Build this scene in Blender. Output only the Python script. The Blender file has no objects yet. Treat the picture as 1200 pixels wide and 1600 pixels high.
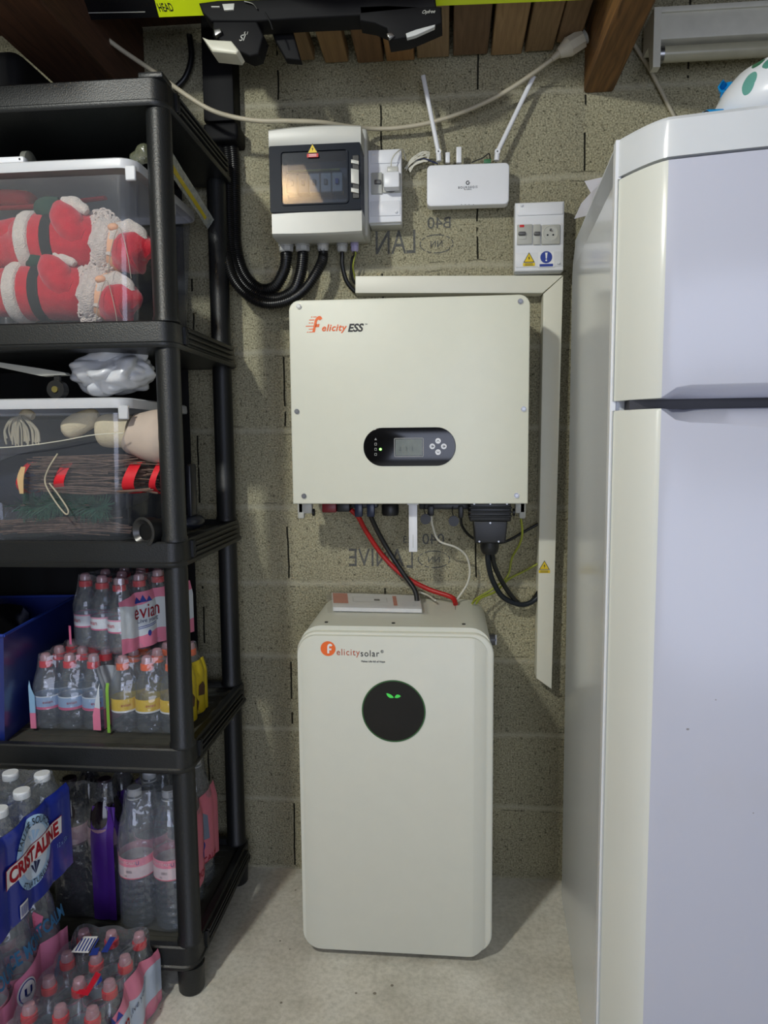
import bpy, bmesh, math, random
from mathutils import Vector, Matrix, noise
random.seed(7)
PI = math.pi
R = math.radians
SC = bpy.context.scene
COL = SC.collection

# ------------------------------------------------------------------ camera, light, exposure
F_PX = 1110.0
CAM = Vector((0, -1.82, 1.17))
_y, _p, _r = R(5.15), R(5.7), R(0.5)
FWD = Vector((-math.sin(_y)*math.cos(_p), math.cos(_y)*math.cos(_p), -math.sin(_p)))
_rt = Vector((math.cos(_y), math.sin(_y), 0))
_up = _rt.cross(FWD)
RT = _rt*math.cos(_r) - _up*math.sin(_r)
UP = _up*math.cos(_r) + _rt*math.sin(_r)
cd = bpy.data.cameras.new('camera'); cam = bpy.data.objects.new('camera', cd); COL.objects.link(cam)
m = Matrix((RT, UP, -FWD)).transposed().to_4x4(); m.translation = CAM
cam.matrix_world = m
cd.sensor_fit = 'VERTICAL'; cd.sensor_height = 36.0; cd.lens = F_PX/1600*36.0; cd.clip_start = 0.02
SC.camera = cam

def ray(px, py): return FWD + RT*((px-600)/F_PX) - UP*((py-800)/F_PX)
def PY(px, py, Y):                      # photo point -> world point on the depth plane Y
    d = ray(px, py); return CAM + d*((Y-CAM.y)/d.y)
def PZ(px, py, Z):
    d = ray(px, py); return CAM + d*((Z-CAM.z)/d.z)

SC.view_settings.view_transform = 'Standard'
SC.view_settings.look = 'None'
SC.view_settings.gamma = 1.0
SC.view_settings.use_curve_mapping = False
SC.view_settings.exposure = 0.0

w = bpy.data.worlds.new('world'); SC.world = w; w.use_nodes = True
w.node_tree.nodes['Background'].inputs[0].default_value = (0.75, 0.85, 1, 1)
w.node_tree.nodes['Background'].inputs[1].default_value = 0.14

def area(name, loc, target, sx, sy, energy, color):
    l = bpy.data.lights.new(name, 'AREA'); l.shape = 'RECTANGLE'; l.size = sx; l.size_y = sy
    l.energy = energy; l.color = color
    o = bpy.data.objects.new(name, l); COL.objects.link(o); o.location = loc
    o.rotation_euler = (Vector(target)-Vector(loc)).to_track_quat('-Z', 'Y').to_euler()
    return o
lp = bpy.data.lights.new('ceiling_lamp_light', 'POINT'); lp.energy = 77; lp.color = (0.975, 1.0, 0.945); lp.shadow_soft_size = 0.055
lo_ = bpy.data.objects.new('ceiling_lamp_light', lp); COL.objects.link(lo_); lo_.location = (-0.87, -1.83, 2.24)
area('garage_door_daylight', (0.6, -4.4, 1.15), (0.05, 0, 0.5), 2.3, 1.9, 52, (0.72, 0.79, 1.0))

# ------------------------------------------------------------------ materials
MATS = {}
def nt(name):
    m = bpy.data.materials.new(name); m.use_nodes = True
    n = m.node_tree; n.nodes.clear()
    out = n.nodes.new('ShaderNodeOutputMaterial')
    return m, n, out
def N(n, t, **k):
    x = n.nodes.new(t)
    for a, b in k.items(): setattr(x, a, b)
    return x
def math_(n, op, a, b=None, c=None, clamp=False):
    x = n.nodes.new('ShaderNodeMath'); x.operation = op; x.use_clamp = clamp
    for i, v in enumerate((a, b, c)):
        if v is None: continue
        if isinstance(v, (int, float)): x.inputs[i].default_value = v
        else: n.links.new(v, x.inputs[i])
    return x.outputs[0]
def ramp(n, fac, stops):
    x = n.nodes.new('ShaderNodeValToRGB'); n.links.new(fac, x.inputs[0])
    e = x.color_ramp.elements
    while len(e) < len(stops): e.new(0.5)
    for i, (p, c) in enumerate(stops):
        e[i].position = p; e[i].color = (*c, 1) if len(c) == 3 else c
    return x.outputs[0]
def mixc(n, fac, a, b, mode='MIX'):
    x = n.nodes.new('ShaderNodeMix'); x.data_type = 'RGBA'; x.blend_type = mode
    for i, v in ((0, fac), (6, a), (7, b)):
        if isinstance(v, (int, float)): x.inputs[i].default_value = v
        elif isinstance(v, tuple): x.inputs[i].default_value = (*v, 1) if len(v) == 3 else v
        else: n.links.new(v, x.inputs[i])
    return x.outputs[2]
def lin(c):                              # sRGB 0-255 -> linear
    r = []
    for v in c:
        v = v/255.0
        r.append(v/12.92 if v <= 0.04045 else ((v+0.055)/1.055)**2.4)
    return tuple(r)
def mat(name, rgb, rough=0.5, metal=0.0, var=0.06, scale=30, bump=0.0, bscale=200, spec=0.5, emit=0, coat=0.0, sheen=0.0):
    if name in MATS: return MATS[name]
    m, n, out = nt(name)
    b = N(n, 'ShaderNodeBsdfPrincipled')
    tc = N(n, 'ShaderNodeTexCoord')
    ns = N(n, 'ShaderNodeTexNoise'); ns.inputs['Scale'].default_value = scale; ns.inputs['Detail'].default_value = 4
    n.links.new(tc.outputs['Object'], ns.inputs['Vector'])
    c = lin(rgb)
    col = ramp(n, ns.outputs[0], [(0.3, tuple(v*(1-var) for v in c)), (0.7, tuple(min(1, v*(1+var)) for v in c))])
    n.links.new(col, b.inputs['Base Color'])
    b.inputs['Roughness'].default_value = rough; b.inputs['Metallic'].default_value = metal
    b.inputs['Specular IOR Level'].default_value = spec
    b.inputs['Coat Weight'].default_value = coat; b.inputs['Coat Roughness'].default_value = 0.08
    b.inputs['Sheen Weight'].default_value = sheen
    if emit:
        b.inputs['Emission Color'].default_value = (*c, 1); b.inputs['Emission Strength'].default_value = emit
    if bump:
        n2 = N(n, 'ShaderNodeTexNoise'); n2.inputs['Scale'].default_value = bscale; n2.inputs['Detail'].default_value = 5
        n.links.new(tc.outputs['Object'], n2.inputs['Vector'])
        bp = N(n, 'ShaderNodeBump'); bp.inputs['Strength'].default_value = bump; bp.inputs['Distance'].default_value = 0.004
        n.links.new(n2.outputs[0], bp.inputs['Height']); n.links.new(bp.outputs[0], b.inputs['Normal'])
    n.links.new(b.outputs[0], out.inputs[0])
    MATS[name] = m
    return m
def film(name, rgb=(255, 255, 255), alpha=0.06, gloss=0.10, rough=0.12, tint=(1, 1, 1), bump=0.5, bscale=25, bands=None, bandz=None, edge=0.75, wob=0.0):
    """clear plastic: mostly transparent, a little milky, glossy at grazing angles; optional printed bands by height"""
    m, n, out = nt(name)
    tc = N(n, 'ShaderNodeTexCoord')
    tr = N(n, 'ShaderNodeBsdfTransparent'); tr.inputs[0].default_value = (*tint, 1)
    df = N(n, 'ShaderNodeBsdfPrincipled'); df.inputs['Base Color'].default_value = (*lin(rgb), 1); df.inputs['Roughness'].default_value = 0.35
    mx = N(n, 'ShaderNodeMixShader'); mx.inputs[0].default_value = alpha
    n.links.new(tr.outputs[0], mx.inputs[1]); n.links.new(df.outputs[0], mx.inputs[2])
    gl = N(n, 'ShaderNodeBsdfGlossy'); gl.inputs['Roughness'].default_value = rough; gl.inputs[0].default_value = (0.95, 0.95, 1, 1)
    lw = N(n, 'ShaderNodeLayerWeight'); lw.inputs[0].default_value = 0.25
    f = math_(n, 'MULTIPLY', lw.outputs['Facing'], edge)
    f = math_(n, 'POWER', f, 2.0)
    f = math_(n, 'ADD', f, gloss, clamp=True)
    m2 = N(n, 'ShaderNodeMixShader')
    n.links.new(f, m2.inputs[0]); n.links.new(mx.outputs[0], m2.inputs[1]); n.links.new(gl.outputs[0], m2.inputs[2])
    if bump:
        ns = N(n, 'ShaderNodeTexNoise'); ns.inputs['Scale'].default_value = bscale; ns.inputs['Detail'].default_value = 2
        n.links.new(tc.outputs['Object'], ns.inputs['Vector'])
        bp = N(n, 'ShaderNodeBump'); bp.inputs['Strength'].default_value = bump; bp.inputs['Distance'].default_value = 0.01
        n.links.new(ns.outputs[0], bp.inputs['Height'])
        n.links.new(bp.outputs[0], gl.inputs['Normal'])
    n.links.new(m2.outputs[0], out.inputs[0])
    return m
def banded(name, stops, z0, z1, rough=0.3, wave=0.0):
    """printed plastic, colour bands by height in object space"""
    m, n, out = nt(name)
    b = N(n, 'ShaderNodeBsdfPrincipled'); b.inputs['Roughness'].default_value = rough
    b.inputs['Coat Weight'].default_value = 0.25; b.inputs['Coat Roughness'].default_value = 0.12
    tc = N(n, 'ShaderNodeTexCoord'); sp = N(n, 'ShaderNodeSeparateXYZ'); n.links.new(tc.outputs['Object'], sp.inputs[0])
    z = sp.outputs[2]
    if wave:
        s = math_(n, 'SINE', math_(n, 'MULTIPLY', math_(n, 'ADD', sp.outputs[0], sp.outputs[1]), 55.0))
        z = math_(n, 'ADD', z, math_(n, 'MULTIPLY', s, wave))
    f = math_(n, 'DIVIDE', math_(n, 'SUBTRACT', z, z0), z1-z0, clamp=True)
    col = ramp(n, f, [(p, lin(c)) for p, c in stops])
    n.nodes[-1]
    for x in n.nodes:
        if x.type == 'VALTORGB': x.color_ramp.interpolation = 'CONSTANT'
    n.links.new(col, b.inputs['Base Color'])
    ns = N(n, 'ShaderNodeTexNoise'); ns.inputs['Scale'].default_value = 30
    n.links.new(tc.outputs['Object'], ns.inputs['Vector'])
    bp = N(n, 'ShaderNodeBump'); bp.inputs['Strength'].default_value = 0.4; bp.inputs['Distance'].default_value = 0.006
    n.links.new(ns.outputs[0], bp.inputs['Height']); n.links.new(bp.outputs[0], b.inputs['Normal'])
    n.links.new(b.outputs[0], out.inputs[0])
    return m

def block_wall_mat():
    m, n, out = nt('hollow_concrete_blocks')
    b = N(n, 'ShaderNodeBsdfPrincipled'); b.inputs['Roughness'].default_value = 0.95; b.inputs['Specular IOR Level'].default_value = 0.15
    g = N(n, 'ShaderNodeNewGeometry'); sp = N(n, 'ShaderNodeSeparateXYZ'); n.links.new(g.outputs['Position'], sp.inputs[0])
    X, Z = sp.outputs[0], sp.outputs[2]
    wn = N(n, 'ShaderNodeTexNoise'); wn.inputs['Scale'].default_value = 9; n.links.new(g.outputs['Position'], wn.inputs['Vector'])
    wn.inputs['Detail'].default_value = 5
    wob = math_(n, 'MULTIPLY', math_(n, 'SUBTRACT', wn.outputs[0], 0.5), 0.016)
    Zw = math_(n, 'ADD', Z, wob); Xw = math_(n, 'ADD', X, math_(n, 'MULTIPLY', wob, 0.6))
    zr = math_(n, 'DIVIDE', Zw, 0.2); row = math_(n, 'FLOOR', zr)
    fz = math_(n, 'SUBTRACT', zr, row)                     # 0..1 in the course
    dz = math_(n, 'MULTIPLY', math_(n, 'MINIMUM', fz, math_(n, 'SUBTRACT', 1.0, fz)), 0.2)
    odd = math_(n, 'MODULO', row, 2.0)
    xs = math_(n, 'DIVIDE', math_(n, 'ADD', math_(n, 'ADD', Xw, 5.318), math_(n, 'MULTIPLY', odd, 0.235)), 0.49)
    cell = math_(n, 'FLOOR', xs)
    fx = math_(n, 'SUBTRACT', xs, cell)
    dx = math_(n, 'MULTIPLY', math_(n, 'MINIMUM', fx, math_(n, 'SUBTRACT', 1.0, fx)), 0.49)
    vj = math_(n, 'LESS_THAN', dx, 0.0022)                 # open vertical joint
    vj = math_(n, 'MULTIPLY', vj, math_(n, 'GREATER_THAN', dz, 0.012))
    # break the joint here and there
    bn = N(n, 'ShaderNodeTexNoise'); bn.inputs['Scale'].default_value = 14; n.links.new(g.outputs['Position'], bn.inputs['Vector'])
    vj = math_(n, 'MULTIPLY', vj, math_(n, 'GREATER_THAN', bn.outputs[0], 0.43))
    hj = math_(n, 'SUBTRACT', 1.0, math_(n, 'DIVIDE', dz, 0.011), clamp=True)
    crack = math_(n, 'MULTIPLY', math_(n, 'LESS_THAN', math_(n, 'ABSOLUTE', math_(n, 'SUBTRACT', dz, 0.0105)), 0.0016), math_(n, 'GREATER_THAN', bn.outputs[0], 0.60))
    # aggregate
    a1 = N(n, 'ShaderNodeTexNoise'); a1.inputs['Scale'].default_value = 260; a1.inputs['Detail'].default_value = 3; n.links.new(g.outputs['Position'], a1.inputs['Vector'])
    a2 = N(n, 'ShaderNodeTexVoronoi'); a2.inputs['Scale'].default_value = 190; n.links.new(g.outputs['Position'], a2.inputs['Vector'])
    a3 = N(n, 'ShaderNodeTexNoise'); a3.inputs['Scale'].default_value = 80; a3.inputs['Detail'].default_value = 6; a3.inputs['Roughness'].default_value = 0.8; n.links.new(g.outputs['Position'], a3.inputs['Vector'])
    big = N(n, 'ShaderNodeTexNoise'); big.inputs['Scale'].default_value = 3.5; big.inputs['Detail'].default_value = 5; n.links.new(g.outputs['Position'], big.inputs['Vector'])
    base = ramp(n, a1.outputs[0], [(0.28, lin((108, 104, 86))), (0.47, lin((170, 166, 142))), (0.72, lin((208, 203, 178)))])
    pits = ramp(n, a3.outputs[0], [(0.36, (0.10, 0.095, 0.08)), (0.45, (1, 1, 1))])
    base = mixc(n, 0.85, base, pits, 'MULTIPLY')
    stain = ramp(n, big.outputs[0], [(0.3, (0.78, 0.77, 0.74)), (0.7, (1.06, 1.04, 0.98))])
    base = mixc(n, 1.0, base, stain, 'MULTIPLY')
    wn2 = N(n, 'ShaderNodeTexWhiteNoise'); wn2.noise_dimensions = '2D'
    cmb = N(n, 'ShaderNodeCombineXYZ'); n.links.new(cell, cmb.inputs[0]); n.links.new(row, cmb.inputs[1]); n.links.new(cmb.outputs[0], wn2.inputs[0])
    tone = ramp(n, wn2.outputs[0], [(0.0, (0.86, 0.86, 0.86)), (1.0, (1.05, 1.04, 1.0))])
    base = mixc(n, 1.0, base, tone, 'MULTIPLY')
    base = mixc(n, math_(n, 'MULTIPLY', hj, 0.75), base, lin((186, 181, 158)))
    base = mixc(n, math_(n, 'MULTIPLY', vj, 0.95), base, (0.006, 0.006, 0.005))
    base = mixc(n, math_(n, 'MULTIPLY', crack, 0.45), base, (0.02, 0.019, 0.016))
    n.links.new(base, b.inputs['Base Color'])
    h = math_(n, 'ADD', math_(n, 'MULTIPLY', a3.outputs[0], 1.0), math_(n, 'MULTIPLY', a2.outputs[0], 0.5))
    h = math_(n, 'ADD', h, math_(n, 'MULTIPLY', hj, -0.25))
    h = math_(n, 'ADD', h, math_(n, 'MULTIPLY', vj, -2.0))
    bp = N(n, 'ShaderNodeBump'); bp.inputs['Strength'].default_value = 0.9; bp.inputs['Distance'].default_value = 0.005
    n.links.new(h, bp.inputs['Height']); n.links.new(bp.outputs[0], b.inputs['Normal'])
    n.links.new(b.outputs[0], out.inputs[0])
    return m
def floor_mat():
    m, n, out = nt('screed_floor')
    b = N(n, 'ShaderNodeBsdfPrincipled'); b.inputs['Roughness'].default_value = 0.75
    g = N(n, 'ShaderNodeNewGeometry')
    def ns(s, d=5, r=0.6):
        x = N(n, 'ShaderNodeTexNoise'); x.inputs['Scale'].default_value = s; x.inputs['Detail'].default_value = d; x.inputs['Roughness'].default_value = r
        n.links.new(g.outputs['Position'], x.inputs['Vector']); return x.outputs[0]
    base = ramp(n, ns(5, 8, 0.65), [(0.3, lin((192, 188, 174))), (0.5, lin((218, 214, 201))), (0.7, lin((234, 231, 220)))])
    fine = ramp(n, ns(90, 5), [(0.3, (0.78, 0.78, 0.76)), (0.6, (1, 1, 1))])
    base = mixc(n, 1.0, base, fine, 'MULTIPLY')
    v = N(n, 'ShaderNodeTexVoronoi'); v.inputs['Scale'].default_value = 26; v.inputs['Randomness'].default_value = 1; n.links.new(g.outputs['Position'], v.inputs['Vector'])
    sel = N(n, 'ShaderNodeSeparateColor'); n.links.new(v.outputs['Color'], sel.inputs[0])
    rad = math_(n, 'MULTIPLY', sel.outputs[0], 0.10)
    crumb = math_(n, 'MULTIPLY', math_(n, 'LESS_THAN', v.outputs['Distance'], rad), math_(n, 'GREATER_THAN', sel.outputs[1], 0.6))
    base = mixc(n, math_(n, 'MULTIPLY', crumb, 0.7), base, lin((80, 66, 40)))
    n.links.new(base, b.inputs['Base Color'])
    bp = N(n, 'ShaderNodeBump'); bp.inputs['Strength'].default_value = 0.35; bp.inputs['Distance'].default_value = 0.004
    n.links.new(ns(60, 8, 0.7), bp.inputs['Height']); n.links.new(bp.outputs[0], b.inputs['Normal'])
    n.links.new(b.outputs[0], out.inputs[0])
    return m
def wood_mat(name, c0, c1, axis='Y', scale=12):
    m, n, out = nt(name)
    b = N(n, 'ShaderNodeBsdfPrincipled'); b.inputs['Roughness'].default_value = 0.7
    tc = N(n, 'ShaderNodeTexCoord'); mp = N(n, 'ShaderNodeMapping')
    s = {'X': (0.6, 8, 8), 'Y': (8, 0.6, 8), 'Z': (8, 8, 0.6)}[axis]
    mp.inputs['Scale'].default_value = s; n.links.new(tc.outputs['Object'], mp.inputs[0])
    ns = N(n, 'ShaderNodeTexNoise'); ns.inputs['Scale'].default_value = scale; ns.inputs['Detail'].default_value = 6; ns.inputs['Distortion'].default_value = 0.6
    n.links.new(mp.outputs[0], ns.inputs['Vector'])
    n.links.new(ramp(n, ns.outputs[0], [(0.3, lin(c0)), (0.7, lin(c1))]), b.inputs['Base Color'])
    n.links.new(b.outputs[0], out.inputs[0])
    return m

M_WALL = block_wall_mat(); M_FLOOR = floor_mat()
M_CEIL = mat('dark_ceiling', (70, 66, 58), 0.9)
M_SIDE = mat('rendered_side_wall', (120, 116, 104), 0.9, bump=0.3)
M_INV = mat('cream_painted_steel', (222, 222, 205), 0.42, var=0.01, bump=0.05, bscale=900)
M_BAT = mat('grey_cream_steel', (214, 214, 200), 0.42, var=0.01, bump=0.05, bscale=900)
M_BLK = mat('black_plastic', (18, 19, 21), 0.42, var=0.1)
M_BLKR = mat('matt_black_plastic', (14, 14, 16), 0.65, var=0.1, spec=0.2)
M_SHELF = mat('shelf_black_plastic', (23, 25, 26), 0.42, var=0.15, scale=8, bump=0.15, bscale=350)
M_SHELFD = mat('shelf_dusty_top', (62, 62, 56), 0.75, var=0.35, scale=9, bump=0.2)
M_COR = mat('conduit_black', (16, 16, 17), 0.35)
M_TRUNK = mat('trunking_cream', (224, 222, 206), 0.4, var=0.01)
M_WHITE = mat('white_plastic', (226, 227, 230), 0.35, var=0.01)
M_GREYP = mat('light_grey_plastic', (186, 186, 178), 0.35, var=0.02)
M_GREYM = mat('module_grey', (178, 178, 170), 0.4, var=0.03)
M_DGREY = mat('dark_grey_plastic', (92, 92, 92), 0.4)
M_FRIDGE = mat('fridge_white_enamel', (222, 222, 232), 0.22, var=0.012, scale=4)
M_FSIDE = mat('fridge_side_enamel', (222, 225, 229), 0.16, var=0.012, scale=3)
M_FCREAM = mat('yellowed_white_trim', (224, 223, 206), 0.2, var=0.02, scale=6)
M_STEEL = mat('screw_steel', (150, 150, 150), 0.3, 1.0)
M_ORANGE = mat('print_orange', (240, 108, 40), 0.5, var=0.01)
M_INK = mat('print_black', (24, 24, 26), 0.5, var=0.01)
M_YEL = mat('print_yellow', (232, 200, 30), 0.5, var=0.01)
M_BLUEP = mat('print_blue', (40, 62, 150), 0.5, var=0.01)
M_REDP = mat('print_red', (205, 40, 38), 0.5, var=0.01)
M_WHITEP = mat('print_white', (236, 236, 236), 0.5, var=0.01)
M_RED = mat('red_cable_sheath', (170, 28, 26), 0.4)
M_CABLEK = mat('black_cable_sheath', (20, 21, 22), 0.4)
M_CABLEB = mat('navy_black_cable_sheath', (22, 28, 36), 0.35)
M_CABLEW = mat('white_cable_sheath', (205, 202, 186), 0.45)
M_CORD = mat('old_white_cord', (176, 168, 146), 0.5)
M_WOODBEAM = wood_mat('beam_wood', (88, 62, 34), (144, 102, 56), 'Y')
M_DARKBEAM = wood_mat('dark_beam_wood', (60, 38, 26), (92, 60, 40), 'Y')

# ------------------------------------------------------------------ mesh helpers
def nb(): return bmesh.new()
def box(b, x0, x1, y0, y1, z0, z1, r=0.0, seg=3, only=None, M=None):
    res = bmesh.ops.create_cube(b, size=1.0); vs = res['verts']
    c = Vector(((x0+x1)/2, (y0+y1)/2, (z0+z1)/2)); s = Vector((abs(x1-x0), abs(y1-y0), abs(z1-z0)))
    for v in vs: v.co = Vector((v.co.x*s.x, v.co.y*s.y, v.co.z*s.z)) + c
    allv = set(vs)
    if r > 0:
        es = {e for v in vs for e in v.link_edges}
        if only is not None:
            k = 'XYZ'.index(only)
            es = {e for e in es if abs((e.verts[0].co-e.verts[1].co)[k]) > 1e-6}
        o = bmesh.ops.bevel(b, geom=list(es), offset=r, segments=seg, affect='EDGES', profile=0.5)
        allv = {v for f in o['faces'] for v in f.verts} | {v for v in allv if v.is_valid}
        # add verts connected
        st = list(allv)
        while st:
            v = st.pop()
            for e in v.link_edges:
                q = e.other_vert(v)
                if q not in allv: allv.add(q); st.append(q)
    if M is not None:
        for v in allv: v.co = M @ v.co
    return allv
def frame(d):
    d = d.normalized(); a = Vector((0, 0, 1)) if abs(d.z) < 0.9 else Vector((1, 0, 0))
    u = d.cross(a).normalized(); v = d.cross(u).normalized(); return u, v
def cyl(b, p0, p1, r0, r1=None, n=24, cap=True):
    p0, p1 = Vector(p0), Vector(p1); r1 = r0 if r1 is None else r1
    u, v = frame(p1-p0)
    A = [b.verts.new(p0+(u*math.cos(t)+v*math.sin(t))*r0) for t in [2*PI*i/n for i in range(n)]]
    B = [b.verts.new(p1+(u*math.cos(t)+v*math.sin(t))*r1) for t in [2*PI*i/n for i in range(n)]]
    for i in range(n): b.faces.new((A[i], A[(i+1) % n], B[(i+1) % n], B[i]))
    if cap: b.faces.new(A[::-1]); b.faces.new(B)
    return A+B
def lathe(b, prof, c=(0, 0, 0), n=28, axis='Z', M=None, capb=True, capt=True):
    c = Vector(c); rings = []
    for r, z in prof:
        ring = []
        for i in range(n):
            t = 2*PI*i/n
            if axis == 'Z': p = Vector((r*math.cos(t), r*math.sin(t), z))
            elif axis == 'Y': p = Vector((r*math.cos(t), z, r*math.sin(t)))
            else: p = Vector((z, r*math.cos(t), r*math.sin(t)))
            p = c+p
            if M is not None: p = M @ p
            ring.append(b.verts.new(p))
        rings.append(ring)
    for a, q in zip(rings, rings[1:]):
        for i in range(n): b.faces.new((a[i], a[(i+1) % n], q[(i+1) % n], q[i]))
    if capb: b.faces.new(rings[0][::-1])
    if capt: b.faces.new(rings[-1])
def smooth_path(pts, sub=8):
    pts = [Vector(p) for p in pts]
    if len(pts) < 3: return pts
    P = [2*pts[0]-pts[1]] + pts + [2*pts[-1]-pts[-2]]
    out = []
    for i in range(1, len(P)-2):
        a, q, c, d = P[i-1], P[i], P[i+1], P[i+2]
        for k in range(sub):
            t = k/sub
            out.append(0.5*((2*q)+(c-a)*t+(2*a-5*q+4*c-d)*t*t+(-a+3*q-3*c+d)*t**3))
    out.append(pts[-1]); return out
def tube(b, pts, r, n=12, sub=8, cap=True, rf=None):
    pts = smooth_path(pts, sub)
    if rf:                               # resample finely for ribbed hose
        L = [0]
        for a, q in zip(pts, pts[1:]): L.append(L[-1]+(q-a).length)
        tot = L[-1]; m = max(2, int(tot/rf[1])); out = []; j = 0
        for i in range(m+1):
            s = tot*i/m
            while j < len(L)-2 and L[j+1] < s: j += 1
            t = (s-L[j])/max(1e-9, L[j+1]-L[j]); out.append(pts[j].lerp(pts[j+1], t))
        pts = out
    up = None; rings = []
    for i, p in enumerate(pts):
        d = (pts[min(i+1, len(pts)-1)]-pts[max(i-1, 0)]).normalized()
        if up is None: u, v = frame(d)
        else:
            u = (up - d*up.dot(d)).normalized(); v = d.cross(u)
        up = u
        rr = r
        if rf: rr = r*(1.0 if (i % 4) in (0, 1) else rf[0])
        elif isinstance(r, (list, tuple)): rr = r[0]+(r[1]-r[0])*i/(len(pts)-1)
        rings.append([b.verts.new(p+(u*math.cos(t)+v*math.sin(t))*rr) for t in [2*PI*k/n for k in range(n)]])
    for a, q in zip(rings, rings[1:]):
        for k in range(n): b.faces.new((a[k], a[(k+1) % n], q[(k+1) % n], q[k]))
    if cap: b.faces.new(rings[0][::-1]); b.faces.new(rings[-1])
def rrect(x0, x1, z0, z1, r, n=6):
    out = []
    for cx, cz, a0 in ((x1-r, z1-r, 0), (x0+r, z1-r, 90), (x0+r, z0+r, 180), (x1-r, z0+r, 270)):
        for i in range(n+1):
            a = R(a0+90*i/n); out.append((cx+r*math.cos(a), cz+r*math.sin(a)))
    return out
def prism(b, poly, y0, y1, bev=0.0, M=None, plane='XZ'):
    """extrude a 2D outline between two depths; bev insets the y0 side (front) edge"""
    def mk(x, z, y):
        p = Vector((x, y, z)) if plane == 'XZ' else (Vector((x, z, y)) if plane == 'XY' else Vector((y, x, z)))
        return M @ p if M is not None else p
    def inset(poly, d):
        n = len(poly); out = []
        for i in range(n):
            p0, p1, p2 = Vector(poly[i-1]), Vector(poly[i]), Vector(poly[(i+1) % n])
            e1, e2 = (p1-p0), (p2-p1)
            if e1.length < 1e-9: e1 = e2
            if e2.length < 1e-9: e2 = e1
            n1 = Vector((-e1.y, e1.x)).normalized(); n2 = Vector((-e2.y, e2.x)).normalized()
            nn = (n1+n2); nn = nn.normalized() if nn.length > 1e-6 else n1
            out.append(p1+nn*d/max(0.5, nn.dot(n1)))
        return out
    rings = []
    if bev:
        s = 1 if y1 > y0 else -1
        for k in range(4):
            a = PI/2*k/3
            rings.append([mk(p[0], p[1], y0+s*bev*(1-math.sin(a))) for p in inset(poly, bev*(1-math.cos(a)))][:])
        rings = rings[::-1]
        # k=3: a=90 -> inset bev at y0 ; k=0: inset 0 at y0+bev
    else: rings.append([mk(x, z, y0) for x, z in poly])
    rings.append([mk(x, z, y1) for x, z in poly])
    V = [[b.verts.new(p) for p in r_] for r_ in rings]
    n = len(poly)
    for a, q in zip(V, V[1:]):
        for i in range(n): b.faces.new((a[i], a[(i+1) % n], q[(i+1) % n], q[i]))
    b.faces.new(V[0][::-1]); b.faces.new(V[-1])
def grid(b, f, nu, nv, close_u=False):
    V = [[b.verts.new(f(i/nu, j/nv)) for j in range(nv+1)] for i in range(nu if close_u else nu+1)]
    L = len(V)
    for i in range(nu):
        for j in range(nv):
            a, q = V[i], V[(i+1) % L]
            b.faces.new((a[j], q[j], q[j+1], a[j+1]))
    return V
def ell(b, c, s, seg=16, M=None, nz=0.0, nscale=20):
    res = bmesh.ops.create_uvsphere(b, u_segments=seg*2, v_segments=seg, radius=1.0)
    for v in res['verts']:
        p = Vector((v.co.x*s[0], v.co.y*s[1], v.co.z*s[2]))
        if nz: p *= 1+nz*noise.noise(p*nscale+Vector(c)*7)
        p = p+Vector(c)
        v.co = M @ p if M is not None else p
def solid(b, t):
    """give an open sheet a real thickness"""
    bmesh.ops.recalc_face_normals(b, faces=b.faces); b.normal_update()
    bound = [e for e in b.edges if len(e.link_faces) == 1]
    faces = list(b.faces)
    mp = {v: b.verts.new(v.co-v.normal*t) for v in list(b.verts)}
    for f in faces: b.faces.new([mp[v] for v in reversed(f.verts)])
    for e in bound:
        a, c = e.verts; b.faces.new((a, c, mp[c], mp[a]))
def link(name, b, material, parent=None, smooth=True, xf=None, fix=True):
    if fix: bmesh.ops.recalc_face_normals(b, faces=b.faces)
    if xf is not None: b.transform(xf)
    me = bpy.data.meshes.new(name); b.to_mesh(me); b.free()
    for mm in (material if isinstance(material, (list, tuple)) else [material]): me.materials.append(mm)
    if smooth:
        me.polygons.foreach_set('use_smooth', [True]*len(me.polygons))
        try: me.set_sharp_from_angle(angle=R(38))
        except Exception: pass
    o = bpy.data.objects.new(name, me); COL.objects.link(o)
    if parent is not None: o.parent = parent
    return o
def tag(o, label, cat, group=None, kind=None):
    o['label'] = label; o['category'] = cat
    if group: o['group'] = group
    if kind: o['kind'] = kind
    return o
class Thing:
    """an Empty at the thing's base; parts are given in world coordinates (or local with local=True)"""
    def __init__(s, name, label, cat, loc, group=None, rot=0.0):
        s.o = bpy.data.objects.new(name, None); COL.objects.link(s.o)
        s.o.empty_display_size = 0.05
        s.M = Matrix.Translation(Vector(loc)) @ Matrix.Rotation(rot, 4, 'Z')
        s.o.location = loc; s.o.rotation_euler = (0, 0, rot)
        s.inv = s.M.inverted(); tag(s.o, label, cat, group)
    def part(s, name, b, material, parent=None, local=False, smooth=True, label=None, kind=None, fix=True):
        o = link(name, b, material, parent or s.o, smooth, None if local else s.inv, fix)
        if label: o['label'] = label
        if kind: o['kind'] = kind
        return o
def single(name, b, material, label, cat, group=None, kind=None, smooth=True):
    """a thing made of one mesh; origin at the middle of its base"""
    xs = [v.co for v in b.verts]
    lo = Vector((min(c.x for c in xs), min(c.y for c in xs), min(c.z for c in xs)))
    hi = Vector((max(c.x for c in xs), max(c.y for c in xs), max(c.z for c in xs)))
    base = Vector(((lo.x+hi.x)/2, (lo.y+hi.y)/2, lo.z))
    o = link(name, b, material, None, smooth, Matrix.Translation(-base)); o.location = base
    return tag(o, label, cat, group, kind)
def struct(name, b, material, smooth=False):
    o = link(name, b, material, None, smooth); o['kind'] = 'structure'; return o
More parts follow.
